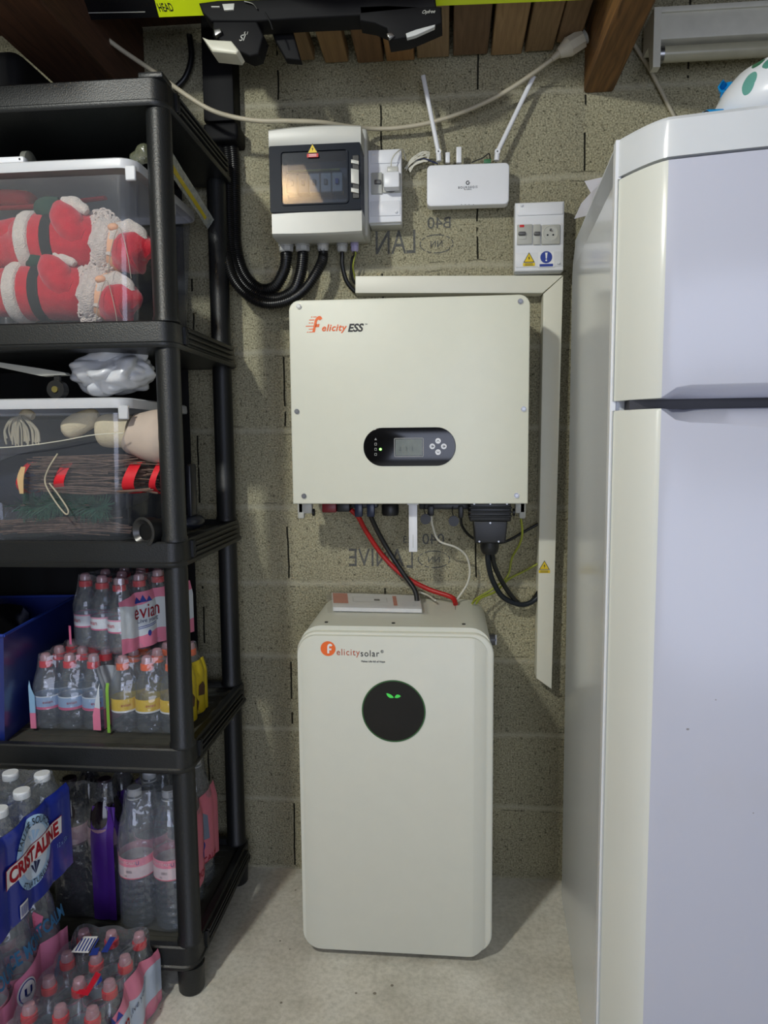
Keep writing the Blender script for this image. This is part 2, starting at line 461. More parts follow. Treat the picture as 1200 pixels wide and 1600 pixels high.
def copy_tree(o, loc=None, rot=None, label=None):
    c = o.copy(); COL.objects.link(c)
    if loc is not None: c.location = loc
    if rot is not None: c.rotation_euler = (0, 0, rot)
    if label: c['label'] = label
    for ch in list(o.children):
        k = ch.copy(); COL.objects.link(k); k.parent = c
        for g in list(ch.children):
            q = g.copy(); COL.objects.link(q); q.parent = k
    return c
FRONT = Matrix(((1, 0, 0), (0, 0, -1), (0, 1, 0))).to_4x4()      # text plane facing the camera side (-Y)
def text_mesh(name, s, width=None, size=0.01, shear=0.0, bold=0.0, thick=0.0004, spacing=1.0):
    cu = bpy.data.curves.new('txt', 'FONT'); cu.body = s; cu.size = size; cu.shear = shear
    cu.offset = bold; cu.extrude = thick; cu.align_x = 'CENTER'; cu.align_y = 'CENTER'; cu.space_character = spacing
    cu.resolution_u = 4
    o = bpy.data.objects.new('txt', cu); COL.objects.link(o)
    bpy.context.view_layer.update()
    me = bpy.data.meshes.new_from_object(o.evaluated_get(bpy.context.evaluated_depsgraph_get()))
    bpy.data.objects.remove(o); bpy.data.curves.remove(cu)
    b = nb(); b.from_mesh(me); bpy.data.meshes.remove(me)
    if b.verts:
        x0 = min(v.co.x for v in b.verts); x1 = max(v.co.x for v in b.verts)
        y0 = min(v.co.y for v in b.verts); y1 = max(v.co.y for v in b.verts)
        k = (width/(x1-x0)) if width else 1.0
        for v in b.verts: v.co = Vector(((v.co.x-(x0+x1)/2)*k, (v.co.y-(y0+y1)/2)*k, v.co.z))
    return b
def text(T, name, s, at, material, width=None, size=0.01, basis=FRONT, parent=None, stretch=1.0, **k):
    b = text_mesh(name, s, width, size, **k)
    if stretch != 1.0:
        for v in b.verts: v.co.y *= stretch
    b.transform(Matrix.Translation(Vector(at)) @ basis)
    return T.part(name, b, material, parent=parent, smooth=False) if isinstance(T, Thing) else link(name, b, material, T, False)

# ------------------------------------------------------------------ the garage shell
b = nb(); box(b, -1.75, 2.0, -5.0, 0.12, -0.1, 0.0); struct('floor', b, M_FLOOR)
b = nb(); box(b, -1.75, 2.0, 0.0, 0.12, 0.0, 3.0); wall = struct('wall_back', b, M_WALL)
b = nb(); box(b, -1.87, -1.75, -5.0, 0.12, 0.0, 3.0); struct('wall_left', b, M_SIDE)
b = nb(); box(b, 2.0, 2.12, -5.0, 0.12, 0.0, 3.0); struct('wall_right', b, M_SIDE)
b = nb(); box(b, -1.87, 2.12, -5.12, -5.0, 0.0, 3.0); struct('wall_front', b, M_SIDE)
b = nb(); box(b, -1.87, 2.12, -5.12, 0.12, 3.0, 3.1); struct('ceiling', b, M_CEIL)
# mirrored ink stamps on the blocks
M_STAMP = mat('faded_ink', (92, 92, 88), 0.95, var=0.35, scale=160)
def stamp(s, px, py, wpx, shear=0, stretch=1.0):
    a = PY(px-wpx/2, py, 0); c = PY(px+wpx/2, py, 0)
    b = text_mesh('s', s, width=(c-a).length, shear=shear, thick=0.0002)
    mir = Matrix.Scale(-1, 4, (1, 0, 0))
    for v in b.verts: v.co.y *= stretch
    b.transform(Matrix.Translation((a+c)/2+Vector((0, -0.0006, 0))) @ FRONT @ mir)
    o = link('ink_stamp', b, M_STAMP, wall, False); o['label'] = 'faded mirrored ink stamp'
stamp('ANIVE', 588, 871, 86, stretch=1.3); stamp('L', 640, 872, 10, stretch=1.8)
stamp('23', 637, 843, 14); stamp('040', 677, 842, 34)
stamp('B40', 686, 348, 36); stamp('LAN', 618, 378, 62, stretch=1.5)
for px, py in ((678, 874), (682, 381)):
    c = PY(px, py, -0.0006); b = nb(); n = 40
    for rr in (1,):
        A = [b.verts.new(c+Vector((0.042*math.cos(2*PI*i/n), 0, 0.023*math.sin(2*PI*i/n)))) for i in range(n)]
        B = [b.verts.new(c+Vector((0.0395*math.cos(2*PI*i/n), 0, 0.0205*math.sin(2*PI*i/n)))) for i in range(n)]
        for i in range(n):
            if (i*7) % 11 < 9: b.faces.new((A[i], A[(i+1) % n], B[(i+1) % n], B[i]))
    link('ink_stamp', b, M_STAMP, wall, False)
def stamp_n(px, py):
    c = PY(px, py, 0); b = text_mesh('s', 'NN', width=0.03); b.transform(Matrix.Translation(c+Vector((0, -0.0006, 0))) @ FRONT @ Matrix.Scale(-1, 4, (1, 0, 0)))
    link('ink_stamp', b, M_STAMP, wall, False)
stamp_n(678, 874); stamp_n(682, 381)

# overhead timber
pR = PY(912, 148, 0); pR2 = PY(958, 146, 0)
b = nb(); box(b, pR.x, pR2.x, -1.0, 0.0, 1.99, 2.2, r=0.004, seg=1)
single('roof_beam', b, M_WOODBEAM, 'brown wooden beam running from the wall above the fridge towards the camera', 'beam')
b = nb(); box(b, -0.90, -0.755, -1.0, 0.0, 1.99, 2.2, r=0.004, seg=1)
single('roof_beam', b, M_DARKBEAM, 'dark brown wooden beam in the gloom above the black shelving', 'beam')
edges = [(448, 492, 95), (500, 545, 98), (551, 600, 103), (604, 648, 98), (652, 702, 90), (708, 762, 86), (767, 815, 93), (820, 864, 80), (869, 906, 66)]
tones = [((120, 96, 66), (150, 122, 86)), ((128, 100, 66), (158, 126, 84)), ((104, 78, 52), (130, 98, 66)), ((136, 100, 62), (166, 126, 82)),
         ((126, 104, 76), (150, 126, 94)), ((96, 74, 52), (118, 92, 66)), ((140, 112, 78), (168, 138, 98)), ((120, 96, 66), (146, 120, 86)), ((110, 86, 60), (134, 108, 78))]
ords = ['first', 'second', 'third', 'fourth', 'fifth', 'sixth', 'seventh', 'eighth', 'ninth']
for i, (xa, xb, yy) in enumerate(edges):
    zb = 2.085
    e = PZ((xa+xb)/2, yy, zb); yend = min(-0.004, e.y)
    xl = PY(xa+8 if i < 3 else xa, yy, yend).x; xr = PY(xb, yy, yend).x
    b = nb(); box(b, xl, xr, yend-0.62-0.03*math.sin(i*2.1), yend, zb, zb+0.03, r=0.002, seg=1)
    single('wooden_board', b, wood_mat('board_wood_%d' % i, tones[i][0], tones[i][1], 'Y', 9+i),
           'stored wooden board under the ceiling, %s from the left in the row' % ords[i], 'board', 'wooden boards stored overhead')
# joists the boards lie on... a cross batten above them
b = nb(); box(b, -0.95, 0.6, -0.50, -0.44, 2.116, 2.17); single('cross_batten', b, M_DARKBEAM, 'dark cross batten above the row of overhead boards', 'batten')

b = nb(); box(b, -1.74, -0.26, -1.2, 0.0, 2.201, 2.215); single('added_shade_sheet', b, M_DARKBEAM, 'unseen dark sheet added on the beams to shade the upper wall', 'board')  # unseen sheet, added to shade the upper wall at the left
b = nb(); box(b, -0.36, 0.30, -0.60, 0.0, 2.1705, 2.182); single('added_shade_sheet', b, M_DARKBEAM, 'dark sheet added above the overhead boards to darken their gaps', 'board')  # added backing that keeps the gaps between the boards dark
# ------------------------------------------------------------------ warning triangle sticker helper
def tri_sticker(T, parent_name, c, w, lower=M_YEL, lower_h=0.30, Mtx=None):
    """yellow warning triangle with a coloured strip under it; c = centre of the strip/triangle on a -Y facing surface"""
    h = w*0.9
    X = lambda x, z, d=0.0: Vector((c.x+x*w, c.y-d, c.z+z*h))
    b = nb(); vs = [b.verts.new(X(*p, 0.0006)) for p in ((-0.47, 0.0), (0.47, 0.0), (0.0, 0.92))]; b.faces.new(vs)
    s = T.part(parent_name, b, M_INK, smooth=False, label='yellow electrical warning sticker')
    b = nb(); vs = [b.verts.new(X(*p, 0.0009)) for p in ((-0.39, 0.05), (0.39, 0.05), (0.0, 0.82))]; b.faces.new(vs)
    T.part('triangle', b, M_YEL, parent=s, smooth=False)
    b = nb(); pts = [(0.03, 0.60), (-0.08, 0.36), (0.0, 0.36), (-0.04, 0.12), (0.09, 0.42), (0.01, 0.42)]
    vs = [b.verts.new(X(*p, 0.0012)) for p in pts]; b.faces.new(vs); T.part('lightning_mark', b, M_INK, parent=s, smooth=False)
    b = nb(); vs = [b.verts.new(X(*p, 0.0007)) for p in ((-0.5, -lower_h-0.04), (0.5, -lower_h-0.04), (0.5, -0.04), (-0.5, -0.04))]; b.faces.new(vs)
    T.part('caption_strip', b, lower, parent=s, smooth=False)
    b = nb()
    for k in range(2):
        z = -0.10-lower_h*0.42*k
        vs = [b.verts.new(X(*p, 0.0010)) for p in ((-0.34, z-0.05), (0.34, z-0.05), (0.34, z), (-0.34, z))]; b.faces.new(vs)
    T.part('caption_lines', b, M_INK if lower is M_YEL else M_WHITEP, parent=s, smooth=False)
def disc(b, c, r, d=0.0006, n=32, r_in=None, fn=None):
    f = fn or (lambda x, z: Vector((c.x+x, c.y-d, c.z+z)))
    A = [b.verts.new(f(r*math.cos(2*PI*i/n), r*math.sin(2*PI*i/n))) for i in range(n)]
    if r_in is None: b.faces.new(A)
    else:
        B = [b.verts.new(f(r_in*math.cos(2*PI*i/n), r_in*math.sin(2*PI*i/n))) for i in range(n)]
        for i in range(n): b.faces.new((A[i], A[(i+1) % n], B[(i+1) % n], B[i]))
def screw(T, c, r=0.0045, parent=None, material=None):
    b = nb(); cyl(b, c, c+Vector((0, -0.003, 0)), r*1.25, r*1.2, 20); cyl(b, c+Vector((0, -0.003, 0)), c+Vector((0, -0.0045, 0)), r*0.95, r*0.8, 20)
    s = T.part('screw', b, material or M_STEEL, parent=parent)
    return s

# ------------------------------------------------------------------ inverter
YI = -0.185
ix0, ix1, iz0, iz1 = -0.362, 0.182, 1.025, 1.491
T = Thing('wall_inverter', 'large cream white inverter box mounted on the block wall above the battery', 'inverter', (-0.09, -0.1, iz0))
b = nb(); box(b, ix0+0.012, ix1-0.012, YI+0.03, -0.045, iz0+0.004, iz1-0.012, r=0.008, seg=2); T.part('housing', b, M_GREYP)
b = nb(); prism(b, rrect(ix0, ix1, iz0, iz1, 0.006, 6)[14:] and [(x, z) for x, z in rrect(ix0, ix1, iz0, iz1, 0.024, 8)[:18]] + [(ix0, iz0), (ix1, iz0)], YI, YI+0.035, bev=0.003)
cover = T.part('front_cover', b, M_INV)
b = nb(); box(b, ix0+0.06, ix1-0.06, -0.05, 0.0, iz0+0.1, iz1-0.06); T.part('wall_bracket', b, M_GREYP)
for px, py in ((467, 479), (813, 471), (464, 643), (818, 639), (475, 775), (807, 774)):
    screw(T, PY(px, py, YI), 0.0048)
# display
c0 = PY(568, 698, YI); c1 = PY(712, 698, YI); zt = PY(640, 668, YI).z; zb_ = PY(640, 728, YI).z
b = nb(); prism(b, rrect(c0.x, c1.x, zb_, zt, (zt-zb_)/2-0.0005, 12), YI-0.0022, YI+0.002, bev=0.0012)
disp = T.part('display_panel', b, mat('glossy_black_panel', (10, 10, 13), 0.12), label='glossy black oval display panel')
b = nb(); a_ = PY(616, 714, YI); d_ = PY(662, 684, YI); yf = YI-0.0024
def ring(b, x0, x1, z0, z1, t, r, y):
    A = [b.verts.new((x, y, z)) for x, z in rrect(x0, x1, z0, z1, r, 4)]
    B = [b.verts.new((x, y, z)) for x, z in rrect(x0+t, x1-t, z0+t, z1-t, max(0.0003, r-t), 4)]
    n = len(A)
    for i in range(n): b.faces.new((A[i], A[(i+1) % n], B[(i+1) % n], B[i]))
ring(b, a_.x, d_.x, a_.z, d_.z, 0.0016, 0.003, yf-0.0004); T.part('screen_outline', b, mat('outline_grey', (150, 150, 145), 0.5), parent=disp)
b = nb(); box(b, a_.x+0.003, d_.x-0.003, yf-0.0003, yf+0.001, a_.z+0.003, d_.z-0.003); T.part('lcd_screen', b, mat('lcd_green_grey', (92, 98, 84), 0.2, var=0.12, scale=60), parent=disp)
b = nb()
for k, s in enumerate(('2', '3', '1')):
    t = text_mesh('d', s, size=0.012, thick=0.0001); t.transform(Matrix.Translation((a_.x+0.014+0.014*k, yf-0.0006, (a_.z+d_.z)/2-0.003)) @ FRONT)
    me = bpy.data.meshes.new('x'); t.to_mesh(me); t.free(); b.from_mesh(me); bpy.data.meshes.remove(me)
T.part('lcd_digits', b, mat('lcd_ink', (60, 66, 56), 0.4), parent=disp, smooth=False)
for k, (px, py) in enumerate(((684.5, 689), (675.5, 697.5), (693.5, 697.5), (684.5, 706.5))):
    c = PY(px, py, yf); b = nb(); cyl(b, c, c+Vector((0, -0.0015, 0)), 0.0068*0.98, 0.0062, 28)
    bt = T.part('button', b, M_WHITE, parent=disp)
for k, (px, py) in enumerate(((684.5, 689), (675.5, 697.5), (693.5, 697.5), (684.5, 706.5))):
    c = PY(px, py, yf-0.0018); b = nb()
    if k in (0, 3):
        s = 1 if k == 0 else -1
        for q in (-1, 1):
            vs = [b.verts.new(c+Vector(p)) for p in ((0, 0, 0.0022*s), (q*0.003, 0, -0.0008*s), (q*0.003, 0, -0.0022*s), (0, 0, 0.0006*s))]; b.faces.new(vs if q*s < 0 else vs[::-1])
    else:
        disc(b, c, 0.0026, 0, 20, 0.0017); box(b, c.x-0.001, c.x+0.004, c.y-0.0001, c.y+0.0001, c.z-0.0006, c.z+0.0006)
    T.part('button_mark', b, M_INK, parent=disp, smooth=False)
for k, py in enumerate((686, 694, 702, 710)):
    c = PY(587, py, yf-0.0002); b = nb()
    if k == 0:
        vs = [b.verts.new(c+Vector(p)) for p in ((-0.003, 0, -0.0025), (0.003, 0, -0.0025), (0, 0, 0.003))]; b.faces.new(vs)
    else: ring(b, c.x-0.0028, c.x+0.0028, c.z-0.003, c.z+0.003, 0.001, 0.001, c.y)
    T.part('status_icon', b, mat('outline_grey', (150, 150, 145), 0.5), parent=disp, smooth=False)
c = PY(594.5, 702, yf-0.0002); b = nb(); ell(b, c, (0.0028, 0.0012, 0.0028), 8)
T.part('status_light', b, mat('green_led', (120, 255, 90), 0.4, emit=6), parent=disp, label='lit green status light')
# logo
def glyph(b, polys, at, sx, sz, d=0.0006, sh=0.0, basis=None):
    for poly in polys:
        vs = []
        for x, z in poly:
            p = Vector((at.x+(x+sh*z)*sx, at.y-d, at.z+z*sz))
            vs.append(b.verts.new(p))
        try: b.faces.new(vs)
        except Exception: pass
o_ = PY(493, 507, YI)
b = nb(); F_ = []
def arcp(cx, cz, r0, r1, a0, a1, n=8):
    o = [(cx+r1*math.cos(R(a0+(a1-a0)*i/n)), cz+r1*math.sin(R(a0+(a1-a0)*i/n))) for i in range(n+1)]
    i_ = [(cx+r0*math.cos(R(a1+(a0-a1)*i/n)), cz+r0*math.sin(R(a1+(a0-a1)*i/n))) for i in range(n+1)]
    return [[o[i], o[i+1], i_[n-i-1], i_[n-i]] for i in range(n)]
fpolys = [[(-0.30, -1), (0.18, -1), (0.18, 0.35), (-0.30, 0.35)], [(0.1, -0.35), (0.75, -0.35), (0.75, 0.05), (0.1, 0.05)]] + arcp(0.42, 0.35, 0.24, 0.72, 180, 30)
glyph(b, fpolys, o_, 0.0125, 0.0175, sh=0.32)
for k, (z, x0, x1) in enumerate(((0.98, -1.1, -0.85), (0.98, -0.7, -0.1), (0.6, -1.35, -0.35), (0.22, -1.3, -0.95), (0.22, -0.85, -0.45), (-0.18, -1.75, -0.3), (-0.56, -1.05, -0.3), (-0.94, -1.3, -1.05), (-0.94, -0.9, -0.3))):
    glyph(b, [[(x0, z-0.07), (x1, z-0.07), (x1, z+0.03), (x0, z+0.03)]], o_, 0.0125, 0.0175, sh=0.32)
T.part('logo_mark', b, M_ORANGE, parent=cover, smooth=False)
c = PY(522.5, 513.5, YI-0.0006); text(T, 'logo_text', 'elicity', c, M_ORANGE, width=PY(542, 513, YI).x-PY(503, 513, YI).x, parent=cover, shear=0.25, bold=0.0002, spacing=1.1)
c = PY(556, 512, YI-0.0006); text(T, 'logo_text', 'ESS', c, M_INK, width=PY(568, 513, YI).x-PY(543, 513, YI).x, parent=cover, shear=0.25, bold=0.0003)
c = PY(572, 506.5, YI-0.0006); text(T, 'logo_text', 'TM', c, M_INK, width=0.005, parent=cover)
# underside fittings
def ubox(name, x0, y0, x1, y1, Y, dep, material, r=0.003, label=None, parent=None):
    a, c = PY(x0, y1, Y), PY(x1, y0, Y); b = nb(); box(b, a.x, c.x, Y, Y+dep, a.z, c.z, r=r, seg=2); return T.part(name, b, material, label=label, parent=parent)
for x0, x1, s in ((465, 487, 1), (805, 822, -1)):
    a = PY(x0, 810, -0.12); c = PY(x1, 784, -0.12); b = nb()
    box(b, a.x, c.x, -0.12, -0.10, a.z+0.012, c.z+0.002, r=0.003, seg=2)
    fx = (a.x, a.x+0.016) if s > 0 else (c.x-0.016, c.x)
    box(b, fx[0], fx[1], -0.12, -0.10, a.z-0.001, c.z, r=0.004, seg=2)
    T.part('mounting_foot', b, M_GREYP)
    b = nb(); mx = c.x if s > 0 else a.x; cyl(b, (mx, -0.11, a.z+0.014), (mx+s*0.005, -0.11, a.z+0.014), 0.009); T.part('foot_knob', b, M_BLK)
ubox('battery_fuse', 503, 786, 525, 801, -0.13, 0.03, mat('dark_red_plastic', (120, 20, 30), 0.4), label='dark red fitting')
ubox('gland', 526, 786, 546, 800, -0.13, 0.03, M_BLK)
M_NAVY = mat('navy_connector', (20, 34, 62), 0.3)
for x0 in (554, 573):
    ubox('solar_connector', x0, 786, x0+12, 808, -0.13, 0.02, M_NAVY, label='dark blue cable connector')
ubox('solar_connector', 548, 786, 590, 794, -0.12, 0.03, M_BLK)
a = nb(); q = PY(609, 806, -0.13); lathe(a, [(0.019, 0), (0.021, 0.006), (0.021, 0.024), (0.018, 0.028)], c=(q.x, -0.115, q.z), n=24); T.part('gland_cap', a, M_BLK)
ubox('port_row', 655, 786, 735, 796, -0.12, 0.03, M_BLK)
ubox('port_plug', 668, 790, 678, 806, -0.125, 0.02, M_BLK)
ubox('port_plug', 716, 790, 724, 810, -0.125, 0.02, M_BLK)
for px, py in ((665, 811), (709, 814)):
    c = PY(px, py, -0.13); b = nb(); cyl(b, c+Vector((0, 0.004, 0)), c-Vector((0, 0.004, 0)), 0.0125, n=28); cap_ = T.part('port_cap', b, M_BLK)
    b = nb(); tube(b, [c+Vector((0, 0, 0.01)), c+Vector((-0.004, 0.004, 0.022)), c+Vector((-0.002, 0.01, 0.034))], 0.0012, 6); T.part('cap_strap', b, M_BLK, parent=cap_)
# large AC connector
q0 = PY(733, 814, -0.14); q1 = PY(798, 786, -0.14)
b = nb(); box(b, q0.x, q1.x, -0.155, -0.08, q0.z, q1.z+0.004, r=0.004)
for k in range(3): box(b, q0.x-0.002, q1.x+0.002, -0.158, -0.08, q1.z-0.012-0.010*k, q1.z-0.007-0.010*k, r=0.002, seg=1)
ac = T.part('mains_connector', b, M_BLK, label='large black mains connector')
q2 = PY(739, 848, -0.14); q3 = PY(793, 814, -0.14)
b = nb(); prism(b, [(q2.x+0.004, q2.z), (q3.x-0.005, q2.z), (q3.x, q3.z+0.002), (q2.x, q3.z+0.002)], -0.152, -0.085, bev=0.004); T.part('connector_cover', b, M_BLK, parent=ac)
g0 = PY(765, 850, -0.12)
b = nb(); lathe(b, [(0.016, -0.024), (0.020, -0.018), (0.0225, -0.008), (0.0225, 0.012)], c=(g0.x, -0.118, g0.z), n=24); T.part('cable_gland', b, M_BLK, parent=ac)
for px, py in ((741, 787), (766, 787), (792, 787), (766, 817), (749, 846), (779, 846)):
    c = PY(px, py, -0.1585 if py < 800 else -0.154); b = nb(); cyl(b, c, c+Vector((0, -0.002, 0)), 0.0022, n=12); T.part('screw', b, M_STEEL, parent=ac)
# white communication stick
q0 = PY(639, 862, -0.13); q1 = PY(652, 786, -0.13)
S = Thing('wifi_stick', 'slim white plastic stick hanging under the inverter front edge', 'dongle', ((q0.x+q1.x)/2, -0.13, q0.z))
b = nb(); box(b, q0.x, q1.x, -0.135, -0.122, q0.z, q1.z, r=0.0015, seg=2); box(b, q0.x-0.003, q1.x+0.003, -0.137, -0.12, q1.z-0.004, q1.z+0.004, r=0.001, seg=1); S.part('body', b, M_WHITE)
b = nb(); box(b, (q0.x+q1.x)/2-0.0005, (q0.x+q1.x)/2+0.0005, -0.1356, -0.135, q0.z+0.01, q0.z+0.042); S.part('engraved_line', b, M_GREYM)

# ------------------------------------------------------------------ battery
bx0, bx1, bz0, bz1, by0 = -0.331, 0.099, 0.016, 0.768, -0.325
T = Thing('storage_battery', 'tall grey-cream battery cabinet with rounded corners standing on the floor against the wall', 'battery', ((bx0+bx1)/2, -0.18, 0))
b = nb(); prism(b, rrect(bx0+0.004, bx1-0.004, bz0+0.012, bz1-0.002, 0.048, 10), by0+0.022, -0.025); T.part('cabinet', b, M_BAT)
b = nb(); prism(b, rrect(bx0, bx1, bz0+0.004, bz1-0.012, 0.046, 10), by0+0.008, by0+0.03, bev=0.005); rim = T.part('front_rim', b, M_BAT)
# door plate with a folded right-hand strip
pl = rrect(bx0+0.003, bx1-0.012, bz0, bz1-0.018, 0.042, 10); xf = PY(740, 1200, by0).x
b = nb(); prism(b, pl, by0-0.002, by0+0.012, bev=0.004)
for v in b.verts:
    if v.co.x > xf: v.co.y += (v.co.x-xf)*0.22
bmesh.ops.triangulate(b, faces=[f for f in b.faces if len(f.verts) > 4])
# rebuild the big front face with a fold line
b.free(); b = nb()
def plate_y(x): return (x-xf)*0.25 if x > xf else 0.0
n_ = 40; xs_ = [bx0+0.003+(bx1-0.012-bx0-0.003)*k/n_ for k in range(n_+1)]
r_ = 0.042
def zlim(x):
    l, r2 = bx0+0.003, bx1-0.012
    d = min(x-l, r2-x); k = 0 if d >= r_ else r_-math.sqrt(max(0, r_*r_-(r_-d)**2))
    return bz0+k, bz1-0.018-k
xs_ = [bx0+0.003+r_*(1-math.cos(PI/2*k/10)) for k in range(11)] + [xf] + [bx1-0.012-r_*(1-math.sin(PI/2*k/10)) for k in range(11)]
xs_ = sorted(set(round(x, 5) for x in xs_))
def colp(x):
    a, c = zlim(x); y = by0+plate_y(x); e = 0.004
    if c-a < 0.6: pass
    return [Vector((x, by0+0.014, a)), Vector((x, y+e, a)), Vector((x, y+e*0.3, a+e*0.3)), Vector((x, y, a+e)), Vector((x, y, c-e)), Vector((x, y+e*0.3, c-e*0.3)), Vector((x, y+e, c)), Vector((x, by0+0.014, c))]
cols = [[b.verts.new(p) for p in colp(x)] for x in xs_]
for a, q in zip(cols, cols[1:]):
    for k in range(7): b.faces.new((a[k], a[k+1], q[k+1], q[k]))
b.faces.new(cols[0]); b.faces.new(cols[-1][::-1])
door = T.part('front_door', b, M_BAT)
b = nb(); box(b, bx0+0.05, bx1-0.05, by0+0.045, -0.045, 0.0, bz0+0.04); T.part('plinth', b, M_BLK)
for px in (512, 616, 724):
    c = PZ(px, 969, bz1-0.0015); b = nb(); cyl(b, (c.x, by0+0.05, bz1-0.003), (c.x, by0+0.05, bz1-0.0005), 0.004, n=16); T.part('top_screw', b, M_BLK)
c = PY(707, 948, 0); b = nb(); box(b, 0.018, 0.019, -0.14, -0.06, bz1-0.003, bz1-0.0012); T.part('cover_seam', b, M_DGREY)
# logo
yb = by0-0.0006
c = PY(512.5, 1013.5, yb); b = nb(); disc(b, c, 0.0165, 0.0); lg = T.part('logo_disc', b, M_ORANGE, parent=door, smooth=False)
b = nb(); glyph(b, fpolys, c+Vector((0.001, 0, 0.000)), 0.0085, 0.0105, 0.0004); T.part('logo_mark', b, M_WHITEP, parent=door, smooth=False)
a = PY(544, 1020.5, yb); text(T, 'logo_text', 'elicity', a, mat('print_dull_orange', (190, 92, 60), 0.5), width=PY(562, 1020, yb).x-PY(526, 1020, yb).x, parent=door, spacing=1.15, stretch=1.1)
a = PY(578, 1021, yb); text(T, 'logo_text', 'solar', a, M_INK, width=PY(593, 1020, yb).x-PY(564, 1020, yb).x, parent=door, spacing=1.15, stretch=1.1)
a = PY(597, 1018, yb); b = nb(); disc(b, a, 0.0034, 0.0, 24, 0.0026); T.part('registered_mark', b, M_INK, parent=door, smooth=False)
text(T, 'registered_letter', 'R', a, M_INK, width=0.0026, parent=door)
a = PY(583, 1034, yb); text(T, 'slogan_text', 'Makes Life full of Hope', a, M_INK, width=0.052, parent=door)
# round display
c = PY(615, 1111, yb); rr = 0.0685*1.0
b = nb(); disc(b, c, rr, 0.0, 64); cyl(b, c+Vector((0, 0.002, 0)), c+Vector((0, -0.001, 0)), rr, rr-0.001, 64); dsp = T.part('round_display', b, mat('glossy_black_panel', (10, 10, 13), 0.12), label='round glossy black display')
b = nb(); disc(b, c, rr+0.0012, 0.0011, 64, rr-0.0016); T.part('display_ring', b, mat('green_ring', (46, 92, 44), 0.5), parent=dsp, smooth=False, label='thin green ring')
b = nb()
for ang, L, ox in ((150, 0.019, -0.004), (15, 0.014, 0.004)):
    n = 12; up_ = []; lo_ = []
    for k in range(n+1):
        t = k/n; wv = 0.0052*math.sin(PI*t)**0.8
        p = Vector((math.cos(R(ang))*L*t+ox*0.2, 0, math.sin(R(ang))*L*t))
        nn = Vector((-math.sin(R(ang)), 0, math.cos(R(ang))))
        up_.append(p+nn*wv); lo_.append(p-nn*wv*0.45)
    pts = up_+lo_[::-1][1:-1]
    cc = PY(616, 1090, yb-0.0018)
    b.faces.new([b.verts.new(cc+p) for p in pts])
T.part('leaf_symbol', b, mat('green_leaf_light', (60, 180, 70), 0.4, emit=0.5), parent=dsp, smooth=False, label='lit green leaf symbol')
# side label
q = Vector((bx1, -0.12, PY(778, 1003, -0.1).z)); b = nb(); cyl(b, (bx1-0.006, -0.08, q.z), (bx1+0.018, -0.08, q.z), 0.014, n=24); T.part('side_socket', b, M_DGREY)
b = nb(); box(b, bx1+0.004, bx1+0.022, -0.082, -0.08, q.z-0.012, q.z+0.012); sl = T.part('side_label', b, M_WHITE, label='small blue and white label')
b = nb(); disc(b, Vector((bx1+0.013, -0.083, q.z)), 0.007, 0.0005, 24); T.part('label_mark', b, M_BLUEP, parent=sl, smooth=False)

# manual in a clear bag on the battery
zt = bz1
A = PZ(514, 931, zt); B = PZ(660, 936, zt); C_ = PZ(664, 959, zt); D = PZ(516, 956, zt)
T = Thing('instruction_manual', 'white and orange manual in a clear plastic bag lying on top of the battery', 'manual', ((A.x+C_.x)/2, (A.y+C_.y)/2, zt))
def quad(u, v, z, s=1.0):
    p = (A*(1-u)+B*u)*(1-v)+(D*(1-u)+C_*u)*v; m_ = (A+B+C_+D)/4
    p = m_+(p-m_)*s; return Vector((p.x, p.y, z))
b = nb(); t_ = 0.010
for z in (zt+0.001, zt+t_): b.faces.new([b.verts.new(quad(u, v, z, 0.94)) for u, v in ((0, 0), (1, 0), (1, 1), (0, 1))])
b.verts.ensure_lookup_table(); v_ = list(b.verts)
for k in range(4): b.faces.new((v_[k], v_[(k+1) % 4], v_[4+(k+1) % 4], v_[4+k]))
bk = T.part('booklet', b, M_WHITEP, smooth=False)
def patch(name, u0, u1, v0, v1, z, material):
    b = nb(); b.faces.new([b.verts.new(quad(u, v, z)) for u, v in ((u0, v0), (u1, v0), (u1, v1), (u0, v1))]); T.part(name, b, material, parent=bk, smooth=False)
patch('orange_block', 0.04, 0.20, 0.06, 0.72, zt+t_+0.0006, mat('booklet_orange', (205, 98, 62), 0.5))
patch('orange_heading', 0.68, 0.72, 0.15, 0.8, zt+t_+0.0006, mat('booklet_orange', (205, 98, 62), 0.5))
patch('cover_picture_frame', 0.25, 0.62, 0.28, 0.60, zt+t_+0.0004, mat('booklet_pale', (205, 205, 205), 0.5))
patch('cover_picture', 0.26, 0.61, 0.30, 0.58, zt+t_+0.0006, M_WHITEP)
patch('dark_oval', 0.48, 0.54, 0.40, 0.52, zt+t_+0.0008, M_INK)
b = nb()
def bag(u, v):
    e = min(u, 1-u, v, 1-v); h = t_+0.003 if e > 0.04 else 0.002
    p = quad(-0.03+1.06*u, -0.08+1.16*v, zt+h); p.z += 0.0015*noise.noise(Vector((u*9, v*6, 1))); return p
grid(b, bag, 30, 12)
T.part('clear_bag', b, film('bag_film', alpha=0.10, gloss=0.10, rough=0.15, bump=0.9, bscale=40))

